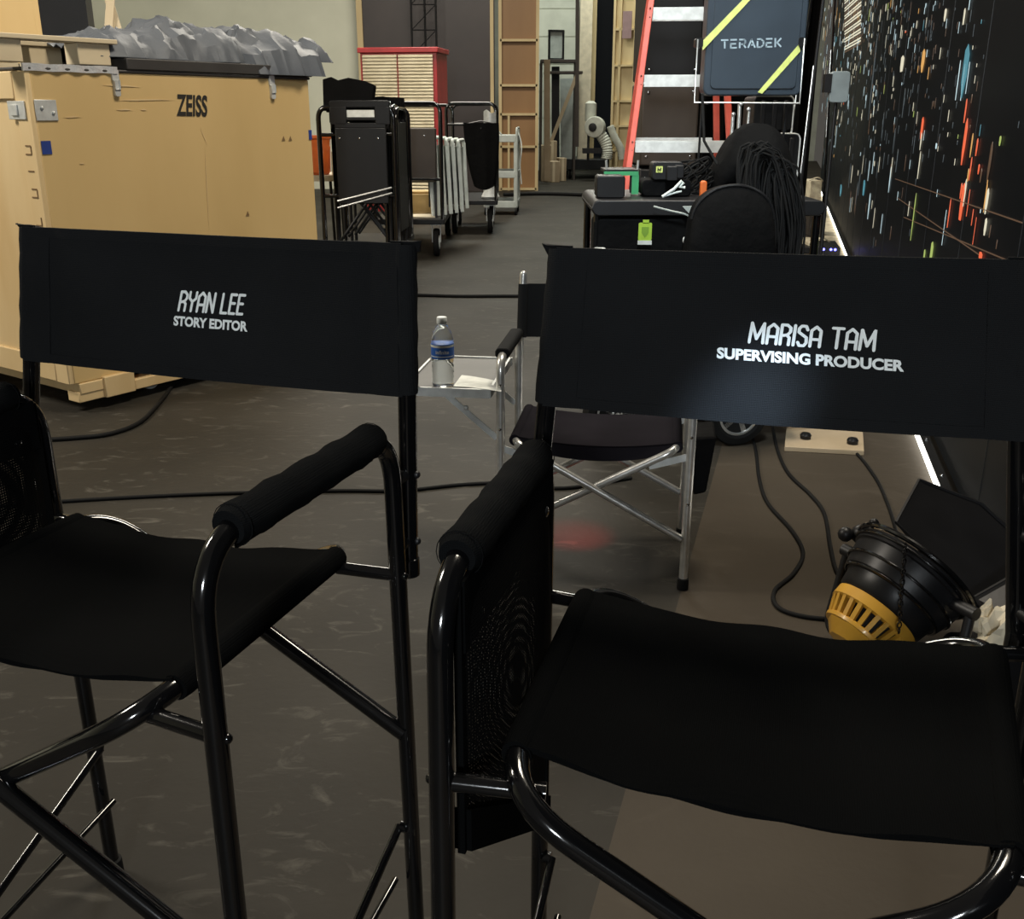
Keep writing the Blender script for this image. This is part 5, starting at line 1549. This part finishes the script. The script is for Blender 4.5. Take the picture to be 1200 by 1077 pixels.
# yoke and pivots
m = MB()
ya = Vector((0, 0, 1)).cross(ax_).normalized(); 
m.tube(fillet([L0 + ya * .19 + ax_ * .03, L0 + ya * .20 - ax_ * .02 + Vector((0, 0, -lc.z + .04)), L0 - ya * .20 - ax_ * .02 + Vector((0, 0, -lc.z + .04)), L0 - ya * .19 + ax_ * .03], .05, 6), .012, 10)
for s in (-1, 1): m.tube([L0 + ya * s * .14 + ax_ * .03, L0 + ya * s * .205 + ax_ * .03], .016, 12)
m.build('yoke', M['steel_matt'], t)
kn = MB(); kp_ = L0 + ya * .175 + ax_ * .06 + Vector((0, 0, .03)); kn.sphere(kp_, .026, 14); kn.sphere(kp_ + Vector((-.04, 0, .0)), .020, 12); kn.tube([kp_, L0 + ya * .14 + ax_ * .05], .012, 8); kn.sphere(kp_ + Vector((.03, 0, .03)), .014, 10); kn.build('tilt_knob', M['plastic'], t)
# barn doors
F = L0 + ax_ * .066
m = MB(); 
m.tube([F + qq @ Vector((.157 * math.cos(a), .157 * math.sin(a), 0)) for a in [2 * PI * i / 40 for i in range(40)]], .007, 8, closed=True); bf = m.build('barn_door_ring', M['steel'], t)
def door(pxs, Ys, nm='barn_door'):
    P = [onY(x, y, Y) - Vector((lc.x, lc.y, 0)) for (x, y), Y in zip(pxs, Ys)]
    n = (P[1] - P[0]).cross(P[2] - P[0]).normalized() * .003
    m = MB(); m.prism(P, n)
    for a1, b1 in zip(P, P[1:] + P[:1]): m.beam(a1, b1, .006, .006)
    return m.build(nm, M['lamp_body'], t)
door([(1050, 612), (1077, 562), (1150, 590), (1215, 650), (1180, 770), (1145, 705)], [2.40, 2.56, 2.50, 2.44, 2.16, 2.22])
door([(1142, 700), (1165, 745), (1215, 740), (1230, 650)], [2.16, 2.08, 2.05, 2.25])
m = MB()
c0 = onY(1061, 640, 2.14) - Vector((lc.x, lc.y, 0)); c1 = onY(1053, 745, 2.04) - Vector((lc.x, lc.y, 0))
n = 17
for i in range(n):
    c = c0.lerp(c1, i / n); s = i % 2
    d = Vector((.0045, 0, 0)) if s else Vector((0, .0045, 0))
    m.tube([c + d * math.cos(a) * 1.0 + Vector((0, 0, .0085 * math.sin(a))) for a in [2 * PI * j / 8 for j in range(8)]], .0016, 5, closed=True)
m.build('safety_chain', M['steel'], t)
# wooden wedge beside the lamp
P = [onZ(994, 706, 0), onZ(1040, 690, 0), onZ(1034, 668, 0), onZ(1000, 668, 0)]
o_ = (P[0] + P[2]) / 2
m = MB(); m.prism([p - o_ for p in P], (0, 0, .07)); 
w_ = tag(m.build('wooden_block', M['pine'], loc=(o_.x, o_.y, 0), bevel=.003), 'small wooden block standing behind the yellow lamp back', 'block')
# crumpled paper bag by the lamp
def crumple(px, py, Y, s, nm, label, seed):
    p = onY(px, py, Y)
    m = MB(); m.sphere((0, 0, s * .9), (s, s * .7, s * .9), 18)
    for i, v in enumerate(m.v):
        d = noise.noise(v * (2.6 / s * .5) + Vector((seed, 0, 0))); d2 = noise.noise(v * (6 / s * .5) + Vector((0, seed, 0)))
        m.v[i] = Vector((v.x * (1 + .8 * d + .3 * d2), v.y * (1 + .5 * d2), v.z * (1 + .6 * d + .3 * d2)))
    return tag(m.build(nm, M['cream'], loc=(p.x, Y, p.z - s * .9), sharp=10), label, 'paper')
sb = MB(); pz = onY(1165, 765, 2.02); sb.rbox((0, 0, (pz.z - .04) / 2), (.16, .14, pz.z - .04), .02, axis='Y')
tag(sb.build('low_stool', M['plastic'], loc=(pz.x + .04, 2.12, 0)), 'low black box under the crumpled paper beside the lamp', 'box')
crumple(1172, 745, 2.06, .052, 'crumpled_paper', 'crumpled cream paper wedged beside the lamp barn door', 3.3)
crumple(1150, 728, 2.10, .034, 'crumpled_paper', 'smaller crumpled cream paper left of the bigger one', 8.1)
